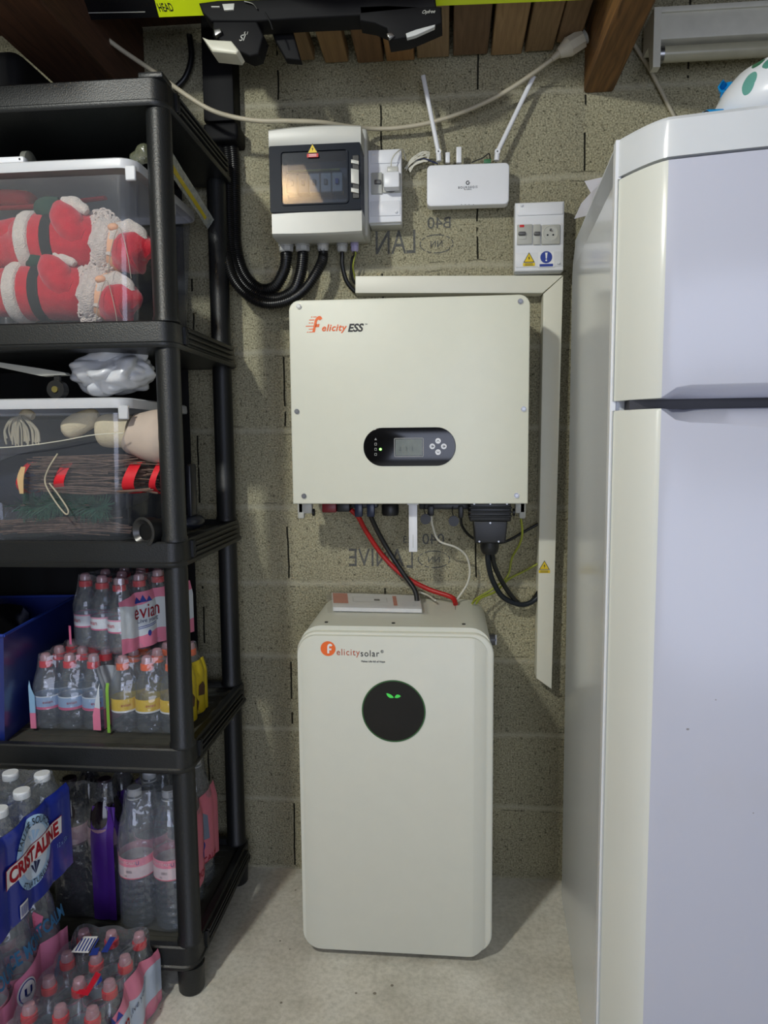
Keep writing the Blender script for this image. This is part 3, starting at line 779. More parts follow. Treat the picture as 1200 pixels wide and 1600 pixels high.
# ------------------------------------------------------------------ cables under the inverter
def cable(name, pts, r, material, label, cat='cable', group=None, n=12):
    b = nb(); tube(b, [PY(*p) for p in pts], r, n); return single(name, b, material, label, cat, group)
cable('battery_cable', [(548, 796, -.11), (560, 808, -.10), (572, 830, -.07), (598, 868, -.05), (630, 899, -.05), (668, 920, -.06), (705, 933, -.08), (712, 944, -.10)], 0.0062, M_RED, 'thick red battery cable from the inverter down to the battery top')
cable('battery_cable', [(578, 804, -.11), (590, 830, -.085), (608, 862, -.07), (630, 896, -.075), (648, 922, -.09), (652, 942, -.10)], 0.0062, M_CABLEK, 'thick black battery cable crossing in front of the red one')
cable('data_cable', [(674, 806, -.115), (676, 822, -.10), (686, 845, -.08), (712, 855, -.07), (728, 868, -.06), (734, 890, -.05), (730, 912, -.05), (716, 934, -.06), (712, 941, -.08)], 0.0028, M_CABLEW, 'thin white data cable curving from the inverter to the battery')
cable('data_cable', [(655, 925, -.03), (668, 930, -.05), (680, 938, -.10)], 0.0025, M_CABLEW, 'short end of thin white cable behind the manual')
cable('mains_cable', [(762, 864, -.118), (763, 880, -.11), (769, 905, -.085), (785, 932, -.06), (810, 944, -.045), (828, 942, -.035), (842, 932, -.03)], 0.0066, M_CABLEB, 'navy black mains cable, the left one of the pair looping into the trunking')
cable('mains_cable', [(769, 864, -.118), (773, 885, -.10), (785, 910, -.075), (800, 932, -.055), (815, 945, -.032), (830, 940, -.025), (842, 925, -.03)], 0.006, M_CABLEK, 'black mains cable, the right one of the pair looping into the trunking')
cable('signal_cable', [(720, 808, -.115), (722, 822, -.10), (735, 838, -.07), (760, 849, -.04), (790, 846, -.03), (815, 833, -.02), (842, 818, -.02)], 0.0035, M_CABLEK, 'thin black cable running behind the mains connector to the trunking')
M_GY = mat('green_yellow_sheath', (148, 156, 50), 0.45, var=0.25, scale=14)
cable('earth_wire', [(814, 810, -.11), (816, 832, -.09), (812, 850, -.07), (800, 872, -.05), (793, 900, -.05), (770, 920, -.05), (745, 935, -.06), (738, 943, -.08)], 0.0028, M_GY, 'green and yellow earth wire hanging from the right inverter foot', 'wire')
cable('earth_wire', [(842, 880, -.025), (820, 892, -.02), (795, 905, -.03), (775, 924, -.05), (752, 934, -.07), (744, 943, -.09)], 0.0028, M_GY, 'green and yellow earth wire coming out of the vertical trunking', 'wire')

# ------------------------------------------------------------------ trunking
yt = -0.042
def P2(px, py, Y=yt): q = PY(px, py, Y); return (q.x, q.z)
T = Thing('cable_trunking', 'horizontal white cable trunking between the electrical boxes and the inverter', 'trunking', (0.02, -0.02, PY(700, 460, yt).z))
b = nb(); prism(b, [P2(555, 458), P2(848, 458), P2(880, 430), P2(555, 431)], yt, -0.001, bev=0.002); T.part('channel_cover', b, M_TRUNK)
T = Thing('cable_trunking', 'long vertical white cable trunking with mitred ends beside the fridge', 'trunking', (0.24, -0.02, PY(862, 1076, yt).z))
b = nb(); prism(b, [P2(838, 1060), P2(862, 1077), P2(880, 431), P2(849, 459)], yt-0.001, -0.001, bev=0.002); T.part('channel_cover', b, M_TRUNK)
c = PY(850.5, 890, yt-0.001); tri_sticker(T, 'warning_sticker', c, 0.028)

# ------------------------------------------------------------------ solar junction box with window
Y0 = -0.145
x0, x1 = -0.409, -0.196; z0, z1 = 1.640, 1.882
T = Thing('solar_junction_box', 'large grey electrical box with a smoked transparent window left of the small breaker boxes', 'electrical box', ((x0+x1)/2, -0.06, z0))
b = nb(); box(b, x0-0.002, x1+0.006, -0.075, -0.001, z0+0.018, z1+0.024, r=0.008, seg=3); T.part('back_case', b, M_GREYP)
def hood(x, z):          # gently domed cover
    u = (x-x0)/(x1-x0); return 0.010*(1-(2*u-1)**2)
def domed(b, xa, xb, za, zb, y, depth, dome=0.010, slant=0.0, n=24):
    def f(u, v):
        x = xa+(xb-xa)*u; k = dome*(1-(2*u-1)**2)
        return x, k
    cols = []
    for i in range(n+1):
        x, k = f(i/n, 0)
        cols.append([b.verts.new((x, y+depth, za)), b.verts.new((x, y+0.004+slant, za-k*0.4)), b.verts.new((x, y, za+0.006-k*0.4)), b.verts.new((x, y, zb-0.004+k*0.5)), b.verts.new((x, y+0.004, zb+k*0.5)), b.verts.new((x, y+depth, zb+k*0.5))])
    for a, c in zip(cols, cols[1:]):
        for k in range(5): b.faces.new((a[k], a[k+1], c[k+1], c[k]))
    b.faces.new(cols[0]); b.faces.new(cols[-1][::-1])
zc0 = PY(500, 330, Y0).z; zc1 = PY(500, 226, Y0).z
b = nb(); domed(b, x0, x1, zc1-0.004, z1, Y0, 0.07, dome=0.010); T.part('top_cover', b, M_GREYP)
b = nb(); domed(b, x0+0.003, x1, z0+0.005, zc0+0.001, Y0, 0.07, dome=0.004, slant=0.006); T.part('bottom_cover', b, M_GREYP)
M_SMOKE = mat('smoked_blue_black', (26, 32, 42), 0.4, spec=0.08)
wa, wb = PY(441, 320, Y0-0.003), PY(542, 234, Y0-0.003)
b = nb(); fy = Y0-0.004
# window frame with a hole
out = rrect(x0+0.001, x1-0.001, zc0, zc1, 0.004, 4); inn = rrect(wa.x, wb.x, wa.z, wb.z, 0.006, 4)
def ringsolid(b, out, inn, y0, y1):
    n = len(out); V = [[b.verts.new((x, y, z)) for x, z in poly] for y, poly in ((y0, inn), (y0, out), (y1, out), (y1, inn))]
    for a, c in zip(V, V[1:]+V[:1]):
        for i in range(n): b.faces.new((a[i], a[(i+1) % n], c[(i+1) % n], c[i]))
ringsolid(b, out, inn, fy, -0.08); wf = T.part('window_frame', b, M_SMOKE)
b = nb(); ringsolid(b, rrect(wa.x-0.003, wb.x+0.003, wa.z-0.003, wb.z+0.003, 0.008, 4), inn, fy-0.003, fy+0.002); T.part('frame_lip', b, M_SMOKE, parent=wf)
b = nb(); box(b, wa.x, wb.x, fy+0.001, fy+0.003, wa.z, wb.z); T.part('window_pane', b, film('smoked_pane', (30, 38, 52), alpha=0.22, gloss=0.045, rough=0.03, tint=(0.70, 0.76, 0.86), bump=0.0), parent=wf)
# inside
b = nb(); box(b, wa.x-0.005, wb.x+0.005, -0.085, -0.08, wa.z-0.005, wb.z+0.005); bp_ = T.part('inner_plate', b, mat('inner_dark_plate', (88, 94, 104), 0.5))
zz = PY(490, 264, -0.1).z
b = nb(); box(b, PY(448, 264, -.1).x, PY(530, 264, -.1).x, -0.093, -0.0855, zz-0.002, zz+0.002); T.part('label_rail', b, mat('olive_rail', (150, 150, 60), 0.5))
b = nb()
m0, m1 = PY(450, 306, -0.1), PY(537, 272, -0.1)
for k in range(5):
    xx = m0.x+(m1.x-m0.x)*k/5.0
    b = nb(); box(b, xx+0.0006, xx+(m1.x-m0.x)/5-0.0006, -0.115, -0.0855, m0.z, m1.z, r=0.002, seg=1)
    mm = T.part('breaker', b, mat('breaker_beige', (214, 190, 150), 0.5) if k < 2 else M_GREYM)
    b = nb(); xm = xx+(m1.x-m0.x)/10; box(b, xm-0.004, xm+0.004, -0.121, -0.114, (m0.z+m1.z)/2-0.006, (m0.z+m1.z)/2+0.006, r=0.001, seg=1); T.part('breaker_switch', b, M_DGREY if k != 4 else M_BLUEP, parent=mm)
# latch
a, c = PY(551, 250, fy), PY(561, 303, fy)
b = nb(); box(b, a.x-0.001, c.x+0.001, fy-0.002, fy+0.001, c.z-0.010, a.z+0.010, r=0.001, seg=1); lt = T.part('latch', b, M_BLK)
for za, zb in ((250, 259), (264, 290), (294, 304)):
    p, q = PY(549, zb, fy), PY(561, za, fy); b = nb()
    prism(b, [(p.x, p.z+0.004), (q.x, p.z), (q.x, q.z-0.004), (p.x, q.z)], fy-0.007, fy-0.001, bev=0.001); T.part('latch_tab', b, M_GREYP, parent=lt)
c = PY(488.5, 239.5, fy-0.003); tri_sticker(T, 'warning_sticker', c, 0.026, lower=M_REDP, lower_h=0.34)
# glands
M_GLAND = mat('gland_grey', (176, 176, 172), 0.4); M_GLILAC = mat('gland_lilac', (176, 168, 204), 0.4)
def gland(T, px, py, Y, r, material=M_GLAND):
    c = PY(px, py, Y); c.z = z0+0.006; b = nb()
    lathe(b, [(r*1.02, 0.013), (r*1.02, 0.006), (r*1.12, 0.005), (r*1.12, -0.003), (r*0.95, -0.0035)], c=c, n=24)
    g = T.part('cable_gland', b, material)
    b = nb(); lathe(b, [(r*1.05, -0.0035), (r*1.05, -0.013), (r*0.8, -0.017)], c=c, n=8); T.part('gland_nut', b, material, parent=g)
    return c
gl = [gland(T, 447, 382, -0.06, 0.0165), gland(T, 472.5, 382, -0.06, 0.0165), gland(T, 504.5, 382, -0.06, 0.013), gland(T, 534.5, 382, -0.05, 0.0125), gland(T, 554, 380, -0.05, 0.009, M_GLILAC)]

# corrugated conduits
def hose(start, pts, r, label):
    b = nb(); P = [start+Vector((0, 0, -0.012)), start+Vector((0, 0, -0.03))]+[PY(*p) for p in pts]
    tube(b, P, r, 16, 8, rf=(0.86, 0.00125))
    return single('corrugated_conduit', b, M_COR, label, 'conduit', 'black corrugated conduits into the solar box')
hose(gl[0], [(443, 425, -.055), (428, 449, -.05), (404, 451, -.045), (381, 428, -.04), (369, 385, -.035), (367, 330, -.03), (366, 260, -.03), (363, 225, -.03)], 0.0148, 'innermost black corrugated conduit, from the first gland on the left of the solar box')
hose(gl[1], [(469, 430, -.06), (458, 455, -.06), (432, 467, -.055), (402, 460, -.05), (378, 440, -.05), (362, 400, -.045), (358, 330, -.04), (357, 260, -.035), (354, 225, -.03)], 0.0148, 'middle black corrugated conduit, from the second gland of the solar box')
hose(gl[2], [(499, 418, -.075), (478, 450, -.082), (450, 470, -.085), (415, 475, -.085), (385, 460, -.08), (363, 432, -.075), (353, 390, -.06), (349, 320, -.045), (346, 260, -.04), (343, 225, -.03)], 0.0125, 'outermost black corrugated conduit, from the third gland of the solar box')
def drop(start, pts, r, material, label, name='box_cable'):
    b = nb(); tube(b, [start+Vector((0, 0, -0.012)), start+Vector((0, 0, -0.025))]+[PY(*p) for p in pts], r, 12); return single(name, b, material, label, 'cable')
drop(gl[3], [(535, 415, -.045), (541, 438, -.035), (552, 453, -.025), (562, 458, -.02)], 0.0055, M_CABLEK, 'black cable from the fourth gland of the solar box into the horizontal trunking')
drop(gl[4], [(550, 405, -.045), (549, 425, -.035), (553, 440, -.025), (560, 446, -.02)], 0.0032, M_CABLEK, 'thin black cable from the lilac gland of the solar box into the horizontal trunking')
drop(gl[4]+Vector((0.002, -0.003, 0)), [(556, 395, -.052), (552, 412, -.048), (552, 422, -.04), (556, 438, -.02)], 0.0018, M_GY, 'thin green and yellow wire from the lilac gland of the solar box', 'earth_wire')

# black wall duct with a collar behind the shelving
T = Thing('black_duct', 'black vertical duct with a wide collar on the wall behind the top of the shelving', 'duct', (-0.54, -0.04, PY(345, 222, -.03).z))
a, c = PY(318, 190, -.06), PY(361, 20, -.06)
b = nb(); box(b, a.x, c.x, -0.06, 0.0, a.z, 2.3, r=0.004, seg=2); T.part('duct_body', b, M_BLKR)
a, c = PY(318, 221, -.07), PY(371, 190, -.07)
b = nb(); box(b, a.x, c.x, -0.072, 0.0, a.z, c.z, r=0.008, seg=3); T.part('duct_collar', b, M_BLKR)
b = nb(); tube(b, [PY(296, 55, -.02), PY(299, 90, -.02), (PY(290, 120, -.02)), PY(272, 140, -.02)], 0.007, 10); single('dark_cable', b, M_CABLEK, 'dark cable loop hanging on the wall left of the black duct', 'cable', 'dark cable loops left of the duct')

# ------------------------------------------------------------------ small breaker boxes
def breaker_box(px0, py0, px1, py1, pyb, label, name='breaker_box'):
    Yf = -0.06
    a = PY(px0, py1, Yf); c = PY(px1, py0, Yf); base = PY(px0, pyb, Yf).z
    T = Thing(name, label, 'electrical box', ((a.x+c.x)/2, -0.03, base))
    b = nb(); box(b, a.x+0.001, c.x-0.001, -0.05, -0.001, base, c.z, r=0.003, seg=2); T.part('case', b, M_GREYP)
    b = nb(); prism(b, [(a.x, base+0.004), (c.x, base+0.004), (c.x, c.z), (a.x, c.z)], Yf, -0.03, bev=0.003); cv = T.part('cover', b, M_WHITE)
    return T, cv, a, c, base
T, cv, a, c, base = breaker_box(576, 232, 627, 340, 351, 'small white electrical box with a plugged-in charger beside the large grey box')
def rel(px, py, Y=-0.06): return PY(px, py, Y)
def plate(T, name, px0, py0, px1, py1, Y, d, material, r=0.0015, parent=None, label=None):
    p, q = PY(px0, py1, Y), PY(px1, py0, Y); b = nb(); box(b, p.x, q.x, Y, Y+d, p.z, q.z, r=r, seg=2); return T.part(name, b, material, parent=parent, label=label)
plate(T, 'blank_plate', 579, 234, 624, 256, -0.063, 0.01, M_WHITE, parent=cv); plate(T, 'blank_plate', 579, 313, 625, 338, -0.063, 0.01, M_WHITE, parent=cv)
plate(T, 'breaker', 580, 269, 597, 303, -0.066, 0.01, M_GREYM); plate(T, 'breaker_switch', 585, 280, 595, 287, -0.072, 0.01, M_DGREY)
sk = plate(T, 'socket', 598, 270, 626, 301, -0.066, 0.01, M_GREYM); p = PY(611, 288, -0.066)
b = nb(); cyl(b, p, p+Vector((0, -0.003, 0)), 0.019, n=28); T.part('socket_rim', b, M_DGREY, parent=sk)
for px, py in ((583.5, 240.5), (619, 331)): screw(T, PY(px, py, -0.063), 0.003, material=M_WHITE)
T = Thing('usb_charger', 'white plug-in charger with a thin lead in the small breaker box', 'charger', tuple(PY(611, 293, -0.08)))
plate(T, 'charger_body', 599, 267, 624, 293, -0.098, 0.03, M_WHITE, r=0.004); plate(T, 'usb_plug', 605, 259, 622, 269, -0.092, 0.012, M_GREYP, r=0.002)
b = nb(); tube(b, [PY(611, 260, -.086), PY(612, 250, -.086), PY(618, 240, -.08), PY(628, 233, -.06), PY(632, 240, -.04), PY(634, 250, -.03)], 0.0014, 8); T.part('charger_lead', b, M_CABLEW)
T, cv, a, c, base = breaker_box(804, 314, 882, 418, 427, 'white electrical box with an empty round socket and two warning stickers above the trunking corner')
plate(T, 'blank_plate', 809, 315, 880, 337, -0.063, 0.01, M_WHITE, parent=cv); plate(T, 'blank_plate', 806, 393, 878, 418, -0.062, 0.01, M_WHITE, parent=cv)
plate(T, 'module_surround', 807, 349, 879, 384, -0.0615, 0.01, M_WHITE, parent=cv)
mm = plate(T, 'residual_current_device', 808, 350, 832, 382, -0.066, 0.01, M_GREYM); plate(T, 'test_button', 812, 351, 819, 355, -0.0672, 0.01, M_REDP, r=0.0003, parent=mm, label='red test button'); plate(T, 'switch_lever', 810, 361, 822, 367, -0.073, 0.01, M_DGREY, r=0.003, parent=mm)
plate(T, 'switch_window', 811, 368, 822, 374, -0.0668, 0.001, M_GREYP, parent=mm)
mm = plate(T, 'breaker', 833, 350, 845, 382, -0.066, 0.01, M_GREYM); plate(T, 'switch_lever', 834.5, 361, 845, 367, -0.073, 0.01, M_DGREY, r=0.003, parent=mm)
sk = plate(T, 'socket', 846, 350, 876, 382, -0.066, 0.01, M_GREYM, r=0.003); p = PY(860, 364.5, -0.066)
b = nb()
n = 36
A = [b.verts.new(p+Vector((0.0185*math.cos(2*PI*i/n), -0.0008, 0.0185*math.sin(2*PI*i/n)))) for i in range(n)]
B = [b.verts.new(p+Vector((0.0165*math.cos(2*PI*i/n), -0.0012, 0.0165*math.sin(2*PI*i/n)))) for i in range(n)]
Cc = [b.verts.new(p+Vector((0.0155*math.cos(2*PI*i/n), -0.0004, 0.0155*math.sin(2*PI*i/n)))) for i in range(n)]
for q, s in ((A, B), (B, Cc)):
    for i in range(n): b.faces.new((q[i], q[(i+1) % n], s[(i+1) % n], s[i]))
b.faces.new(Cc); T.part('socket_well', b, M_GREYP, parent=sk)
for dx in (-0.0065, 0.0065):
    b = nb(); disc(b, p+Vector((dx, -0.0009, -0.004)), 0.0022, 0, 16); T.part('pin_hole', b, M_INK, parent=sk)
b = nb(); cyl(b, p+Vector((0, 0, 0.007)), p+Vector((0, -0.007, 0.007)), 0.0022, n=12); T.part('earth_pin', b, M_DGREY, parent=sk)
for px, py in ((815, 321), (872.5, 411)): screw(T, PY(px, py, -0.063), 0.003, material=M_WHITE)
c = PY(826.5, 410, -0.0625); tri_sticker(T, 'warning_sticker', c, 0.028)
c = PY(853.5, 402, -0.0625); b = nb()
s0 = plate(T, 'mandatory_sign_sticker', 841, 393, 866, 418, -0.0626, 0.0005, M_WHITEP, r=0.0, label='blue mandatory sign sticker with a white exclamation mark')
b = nb(); disc(b, c, 0.0138, 0.0008, 36); T.part('blue_disc', b, M_BLUEP, parent=s0, smooth=False)
b = nb(); vs = [b.verts.new(c+Vector(q)) for q in ((-0.0012, -0.0011, -0.0035), (0.0012, -0.0011, -0.0035), (0.0028, -0.0011, 0.0105), (-0.0028, -0.0011, 0.0105))]; b.faces.new(vs); disc(b, c+Vector((0, -0.0011, -0.0072)), 0.0021, 0, 16)
T.part('exclamation_mark', b, M_WHITEP, parent=s0, smooth=False)
q = PY(853.5, 414.5, -0.0625); b = nb(); box(b, q.x-0.0155, q.x+0.0155, q.y-0.0009, q.y, q.z-0.003, q.z+0.003); T.part('caption_strip', b, M_BLUEP, parent=s0)

# ------------------------------------------------------------------ router
Yf = -0.055
def P2r(px, py): q = PY(px, py, Yf); return q
a, c = PY(667, 323, Yf), PY(796, 253, Yf)
T = Thing('wifi_router', 'white wireless router with two tilted antennas fixed to the block wall', 'router', ((a.x+c.x)/2, -0.035, a.z))
b = nb(); prism(b, rrect(a.x, c.x, a.z, c.z, 0.011, 8), Yf, -0.028, bev=0.003)
Mrot = Matrix.Translation((a+c)/2) @ Matrix.Rotation(R(0.4), 4, 'Y') @ Matrix.Translation(-(a+c)/2)
b.transform(Mrot); body = T.part('case', b, M_WHITE)
b = nb(); box(b, a.x+0.03, c.x-0.03, -0.03, 0.0, a.z+0.02, c.z-0.02); T.part('wall_mount', b, M_GREYP)
for (bx, by, mx, my, tx, ty) in ((686, 252, 685, 238, 661, 118), (776, 251, 777, 238, 834, 119)):
    p0, p1, p2 = PY(bx, by, -.042), PY(mx, my, -.042), PY(tx, ty, -.042)
    b = nb(); cyl(b, p0, p1, 0.0062, n=20); an = T.part('antenna', b, M_WHITE)
    b = nb(); cyl(b, p1+Vector((0, 0.006, 0)), p1-Vector((0, 0.006, 0)), 0.0065, n=20); T.part('hinge', b, M_WHITE, parent=an)
    b = nb(); cyl(b, p1-Vector((0, 0.0062, 0)), p1-Vector((0, 0.0068, 0)), 0.0016, n=12); T.part('hinge_pin', b, M_INK, parent=an)
    d = (p2-p1).normalized(); s = d.cross(Vector((0, 1, 0))).normalized(); b = nb()
    for t, wd, th in ((0, 0.0058, 0.0058), (0.55, 0.0056, 0.005), (0.85, 0.0056, 0.0042), (1.0, 0.0052, 0.003)):
        pass
    rings = []
    for t, wd, th in ((0, 0.0056, 0.0056), (0.5, 0.0054, 0.0050), (0.85, 0.0056, 0.0042), (1.0, 0.0054, 0.003)):
        cc = p1.lerp(p2, t); rings.append([b.verts.new(cc+s*wd*math.cos(k*PI/6)+Vector((0, 1, 0))*th*math.sin(k*PI/6)) for k in range(12)])
    for q, r_ in zip(rings, rings[1:]):
        for k in range(12): b.faces.new((q[k], q[(k+1) % 12], r_[(k+1) % 12], r_[k]))
    b.faces.new(rings[0][::-1]); b.faces.new(rings[-1]); T.part('blade', b, M_WHITE, parent=an)
plate(T, 'usb_stick', 713, 229, 721, 254, -0.048, 0.012, M_WHITE, r=0.001, label='white stick pointing up from the router')
plate(T, 'network_plug', 696, 237, 703, 254, -0.046, 0.01, M_WHITE, r=0.002)
plate(T, 'terminal_block', 756, 248, 767, 255, -0.045, 0.012, mat('terminal_green', (50, 110, 70), 0.5), r=0.001, label='green terminal block')
c = PY(731, 285.5, Yf-0.0006)
b = nb()
for poly in arcp(0, 0, 0.0028, 0.0048, 40, 330, 16): b.faces.new([b.verts.new(c+Vector((x, 0, z))) for x, z in poly])
b.faces.new([b.verts.new(c+Vector(q)) for q in ((0.0008, 0, -0.0012), (0.0052, 0, -0.0012), (0.0052, 0, 0.0006), (0.0008, 0, 0.0006))])
T.part('logo_mark', b, M_INK, parent=body, smooth=False)
text(T, 'logo_text', 'BOURGEOIS', PY(731, 292.5, Yf-0.0006), mat('print_grey', (86, 86, 84), 0.5), width=0.045, parent=body, spacing=1.3)
text(T, 'logo_text', 'GLOBAL', PY(731, 295.8, Yf-0.0006), mat('print_grey', (86, 86, 84), 0.5), width=0.018, parent=body, spacing=1.3)
for px in (721, 727, 733, 740):
    b = nb(); disc(b, PY(px, 319.5, Yf-0.0004), 0.0009, 0, 12); T.part('indicator', b, mat('print_grey', (86, 86, 84), 0.5), parent=body)
b = nb()
for k in range(7):
    s = random.random
    pts = [PY(632+s()*4, 262+s()*5, -.02), PY(645, 246+k*1.2, -.028), PY(661+s()*8, 236+s()*10, -.03), PY(668, 246+s()*6, -.025), PY(650, 252+s()*6, -.022), PY(638+s()*5, 262+s()*8, -.018), PY(644, 258, -.02)]
    tube(b, pts, 0.0012, 6)
single('cable_coil', b, M_CABLEW, 'small coil of thin white lead tied up between the breaker box and the router', 'cable')
b = nb(); tube(b, [PY(648, 252, -.02), PY(662, 248, -.025), PY(674, 252, -.03), PY(684, 256, -.035)], 0.0018, 8); single('data_cable', b, mat('dark_blue_wire', (40, 46, 78), 0.5), 'thin dark blue lead entering the left side of the router', 'cable')
b = nb(); tube(b, [PY(737, 254, -.03), PY(746, 250, -.03), PY(754, 247, -.03), PY(764, 240, -.03), PY(766, 250, -.035)], 0.0014, 8); single('data_cable', b, M_CABLEK, 'thin dark lead at the green terminal block of the router', 'cable')

# ------------------------------------------------------------------ hanging extension lead
b = nb()
pts = [(118, 28, -.22), (150, 48, -.20), (190, 78, -.18), (240, 112, -.17), (290, 148, -.17), (330, 172, -.165), (370, 184, -.15), (410, 189, -.15), (450, 189, -.15), (500, 191, -.13), (540, 197, -.09), (580, 201, -.04), (620, 200, -.035), (670, 192, -.04), (715, 178, -.045), (760, 159, -.05), (800, 137, -.055), (835, 113, -.06), (862, 93, -.065)]
T = Thing('extension_lead', 'long off-white lead sagging across the wall to a plug at the wooden beam', 'extension lead', tuple(PY(580, 201, -.04)))
tube(b, [PY(*p) for p in pts], 0.0052, 12); T.part('lead', b, M_CORD)
p0, p1, p2, p3 = PY(862, 93, -.065), PY(873, 84, -.066), PY(889, 73, -.068), PY(910, 60, -.07)
b = nb(); cyl(b, p0, p1, 0.006, 0.009, n=20); rel_ = T.part('strain_relief', b, M_CORD)
M_PLUG = mat('old_white_plug', (196, 190, 172), 0.45)
b = nb(); cyl(b, p1, p2, 0.011, 0.022, n=20); cyl(b, p2, p3, 0.022, 0.021, n=8); T.part('plug', b, M_PLUG)
b = nb(); cyl(b, p3, PY(915, 57, -.07), 0.015, 0.015, n=20); T.part('plug_face', b, M_GREYP)
b = nb(); tube(b, [PY(985, 60, -.012), PY(1000, 84, -.012), PY(1015, 108, -.012), PY(1033, 142, -.012), PY(1047, 170, -.012), PY(1064, 202, -.02)], 0.0046, 10); single('wall_cable', b, M_CORD, 'straight off-white cable running down the wall behind the fridge top', 'cable')

# ------------------------------------------------------------------ ski with bindings under the boards
zs = 2.066
A = PZ(100, 33, zs); B = PZ(935, -1, zs); d = (B-A).normalized(); s = Vector((d.y, -d.x, 0))   # s points to the camera
if s.y > 0: s = -s
s = (s*0.75+Vector((0, 0, 0.66))).normalized(); sn = d.cross(s)
if sn.y < 0: sn = -sn
M_LIME = mat('lime_topsheet', (196, 214, 20), 0.35, var=0.03); M_SKIK = mat('black_topsheet', (16, 16, 18), 0.25)
T = Thing('ski', 'lime green and black ski with black bindings hanging upside down under the boards', 'ski', tuple(PZ(500, 10, zs)))
def skipart(pa, pb, name, material, W=0.10):
    a = PZ(pa, 0, zs); c = PZ(pb, 0, zs); ta = (a-A).dot(d); tb = (c-A).dot(d)
    # intersect ray column with the far edge
    b = nb(); q = [A+d*ta, A+d*tb, A+d*tb+s*W, A+d*ta+s*W]
    lo = [b.verts.new(p) for p in q]; hi = [b.verts.new(p+sn*0.014) for p in q]
    b.faces.new(lo); b.faces.new(hi[::-1])
    for k in range(4): b.faces.new((lo[k], lo[(k+1) % 4], hi[(k+1) % 4], hi[k]))
    return T.part(name, b, material, smooth=False)
skipart(60, 232, 'black_section', M_SKIK)
lime = skipart(232, 960, 'lime_section', M_LIME)
def on_ski(px, py, off):
    r0 = ray(px, py); k = (A-CAM).dot(sn)/r0.dot(sn); return CAM+r0*k-sn*off
SKB = Matrix((d, s, -sn)).transposed().to_4x4()
tx = text_mesh('t', 'HEAD', width=0.032, shear=-0.4)
for v in tx.verts: v.co.y *= 1.8
tx.transform(Matrix.Translation(on_ski(258, 11, 0.0008)) @ SKB); T.part('lettering', tx, M_INK, parent=lime, smooth=False)
b = nb(); L0 = on_ski(120, 21, 0.0006); L1 = on_ski(227, 19, 0.0006)
b.faces.new([b.verts.new(x) for x in (L0, L1, L1+s*0.0015, L0+s*0.0015)])
T.part('pinstripe', b, M_GREYM, smooth=False)
# bindings
def bpoly(pxs, Y, dep, bev=0.004, M=M_BLKR, name='binding', label=None, parent=None):
    poly = [(PY(x, y, Y).x, PY(x, y, Y).z) for x, y in pxs]
    ar = sum(poly[i-1][0]*poly[i][1]-poly[i][0]*poly[i-1][1] for i in range(len(poly)))
    if ar < 0: poly = poly[::-1]
    b = nb(); prism(b, poly, Y, Y+dep, bev=bev); return T.part(name, b, M, label=label, parent=parent)
Yb = A.y - 0.06
Yb = PZ(500, 20, zs).y - 0.05
heel = bpoly([(310, 4), (340, 0), (560, -6), (680, -6), (682, 12), (560, 24), (460, 29), (400, 33), (330, 33), (316, 20)], Yb, 0.05, name='binding_rail')
hp = bpoly([(332, 30), (400, 30), (412, 55), (404, 84), (390, 88), (360, 74), (332, 55)], Yb+0.004, 0.04, name='heel_piece', label='black ski binding heel piece')
bpoly([(315, 57), (326, 61), (361, 63), (373, 78), (369, 84), (331, 80)], Yb-0.012, 0.045, M=mat('binding_white', (206, 204, 186), 0.4), name='heel_lever', label='off-white heel lever', parent=hp)
tp = bpoly([(560, 8), (606, 6), (690, 10), (691, 36), (668, 46), (640, 58), (608, 63), (604, 44), (585, 36), (562, 32)], Yb, 0.045, name='toe_piece', label='black ski binding toe piece')
bpoly([(634, 52), (650, 46), (680, 38), (679, 42), (650, 55), (636, 59)], Yb-0.006, 0.01, bev=0.001, M=mat('binding_silver', (186, 188, 186), 0.4), name='toe_stripe', label='silver stripe', parent=tp)
bpoly([(347, 6), (366, 5), (365, 15), (350, 16)], Yb-0.004, 0.008, bev=0.001, M=M_GREYP, name='adjuster_plate', parent=heel)
bpoly([(330, 9.5), (343, 9.5), (343, 11), (330, 11)], Yb-0.004, 0.008, bev=0.0002, M=M_GREYP, name='adjuster_mark', parent=heel)
bpoly([(334, 46), (344, 44), (346, 50), (336, 56)], Yb-0.006, 0.01, bev=0.001, M=M_STEEL, name='lever_spring', parent=hp)
bpoly([(604, 52), (612, 50), (616, 55), (608, 60)], Yb-0.006, 0.01, bev=0.001, M=M_STEEL, name='toe_roller', parent=tp)
text(T, 'lettering', 'SI', PY(379, 59, Yb+0.003), M_GREYP, width=0.014, parent=hp, shear=0.4)
text(T, 'lettering', '5.1', PY(384, 52, Yb+0.003), M_GREYP, width=0.010, parent=hp, shear=0.4)
text(T, 'lettering', 'Opfree', PY(670, 19, Yb-0.001), M_GREYP, width=0.026, parent=tp, shear=0.4)
b = nb(); tube(b, [PY(382, 2, Yb-0.005), PY(395, 6, Yb-0.005), PY(402, 14, Yb-0.005)], 0.0014, 8); T.part('brake_wire', b, M_STEEL)
b = nb(); tube(b, [PY(414, 20, Yb-0.002), PY(422, 34, Yb-0.002), PY(426, 46, Yb-0.002)], 0.0016, 8); T.part('brake_arm', b, M_BLK)
bpoly([(414, 20), (440, 16), (452, 30), (470, 94), (446, 92), (428, 60)], Yb+0.06, 0.02, name='rear_housing')

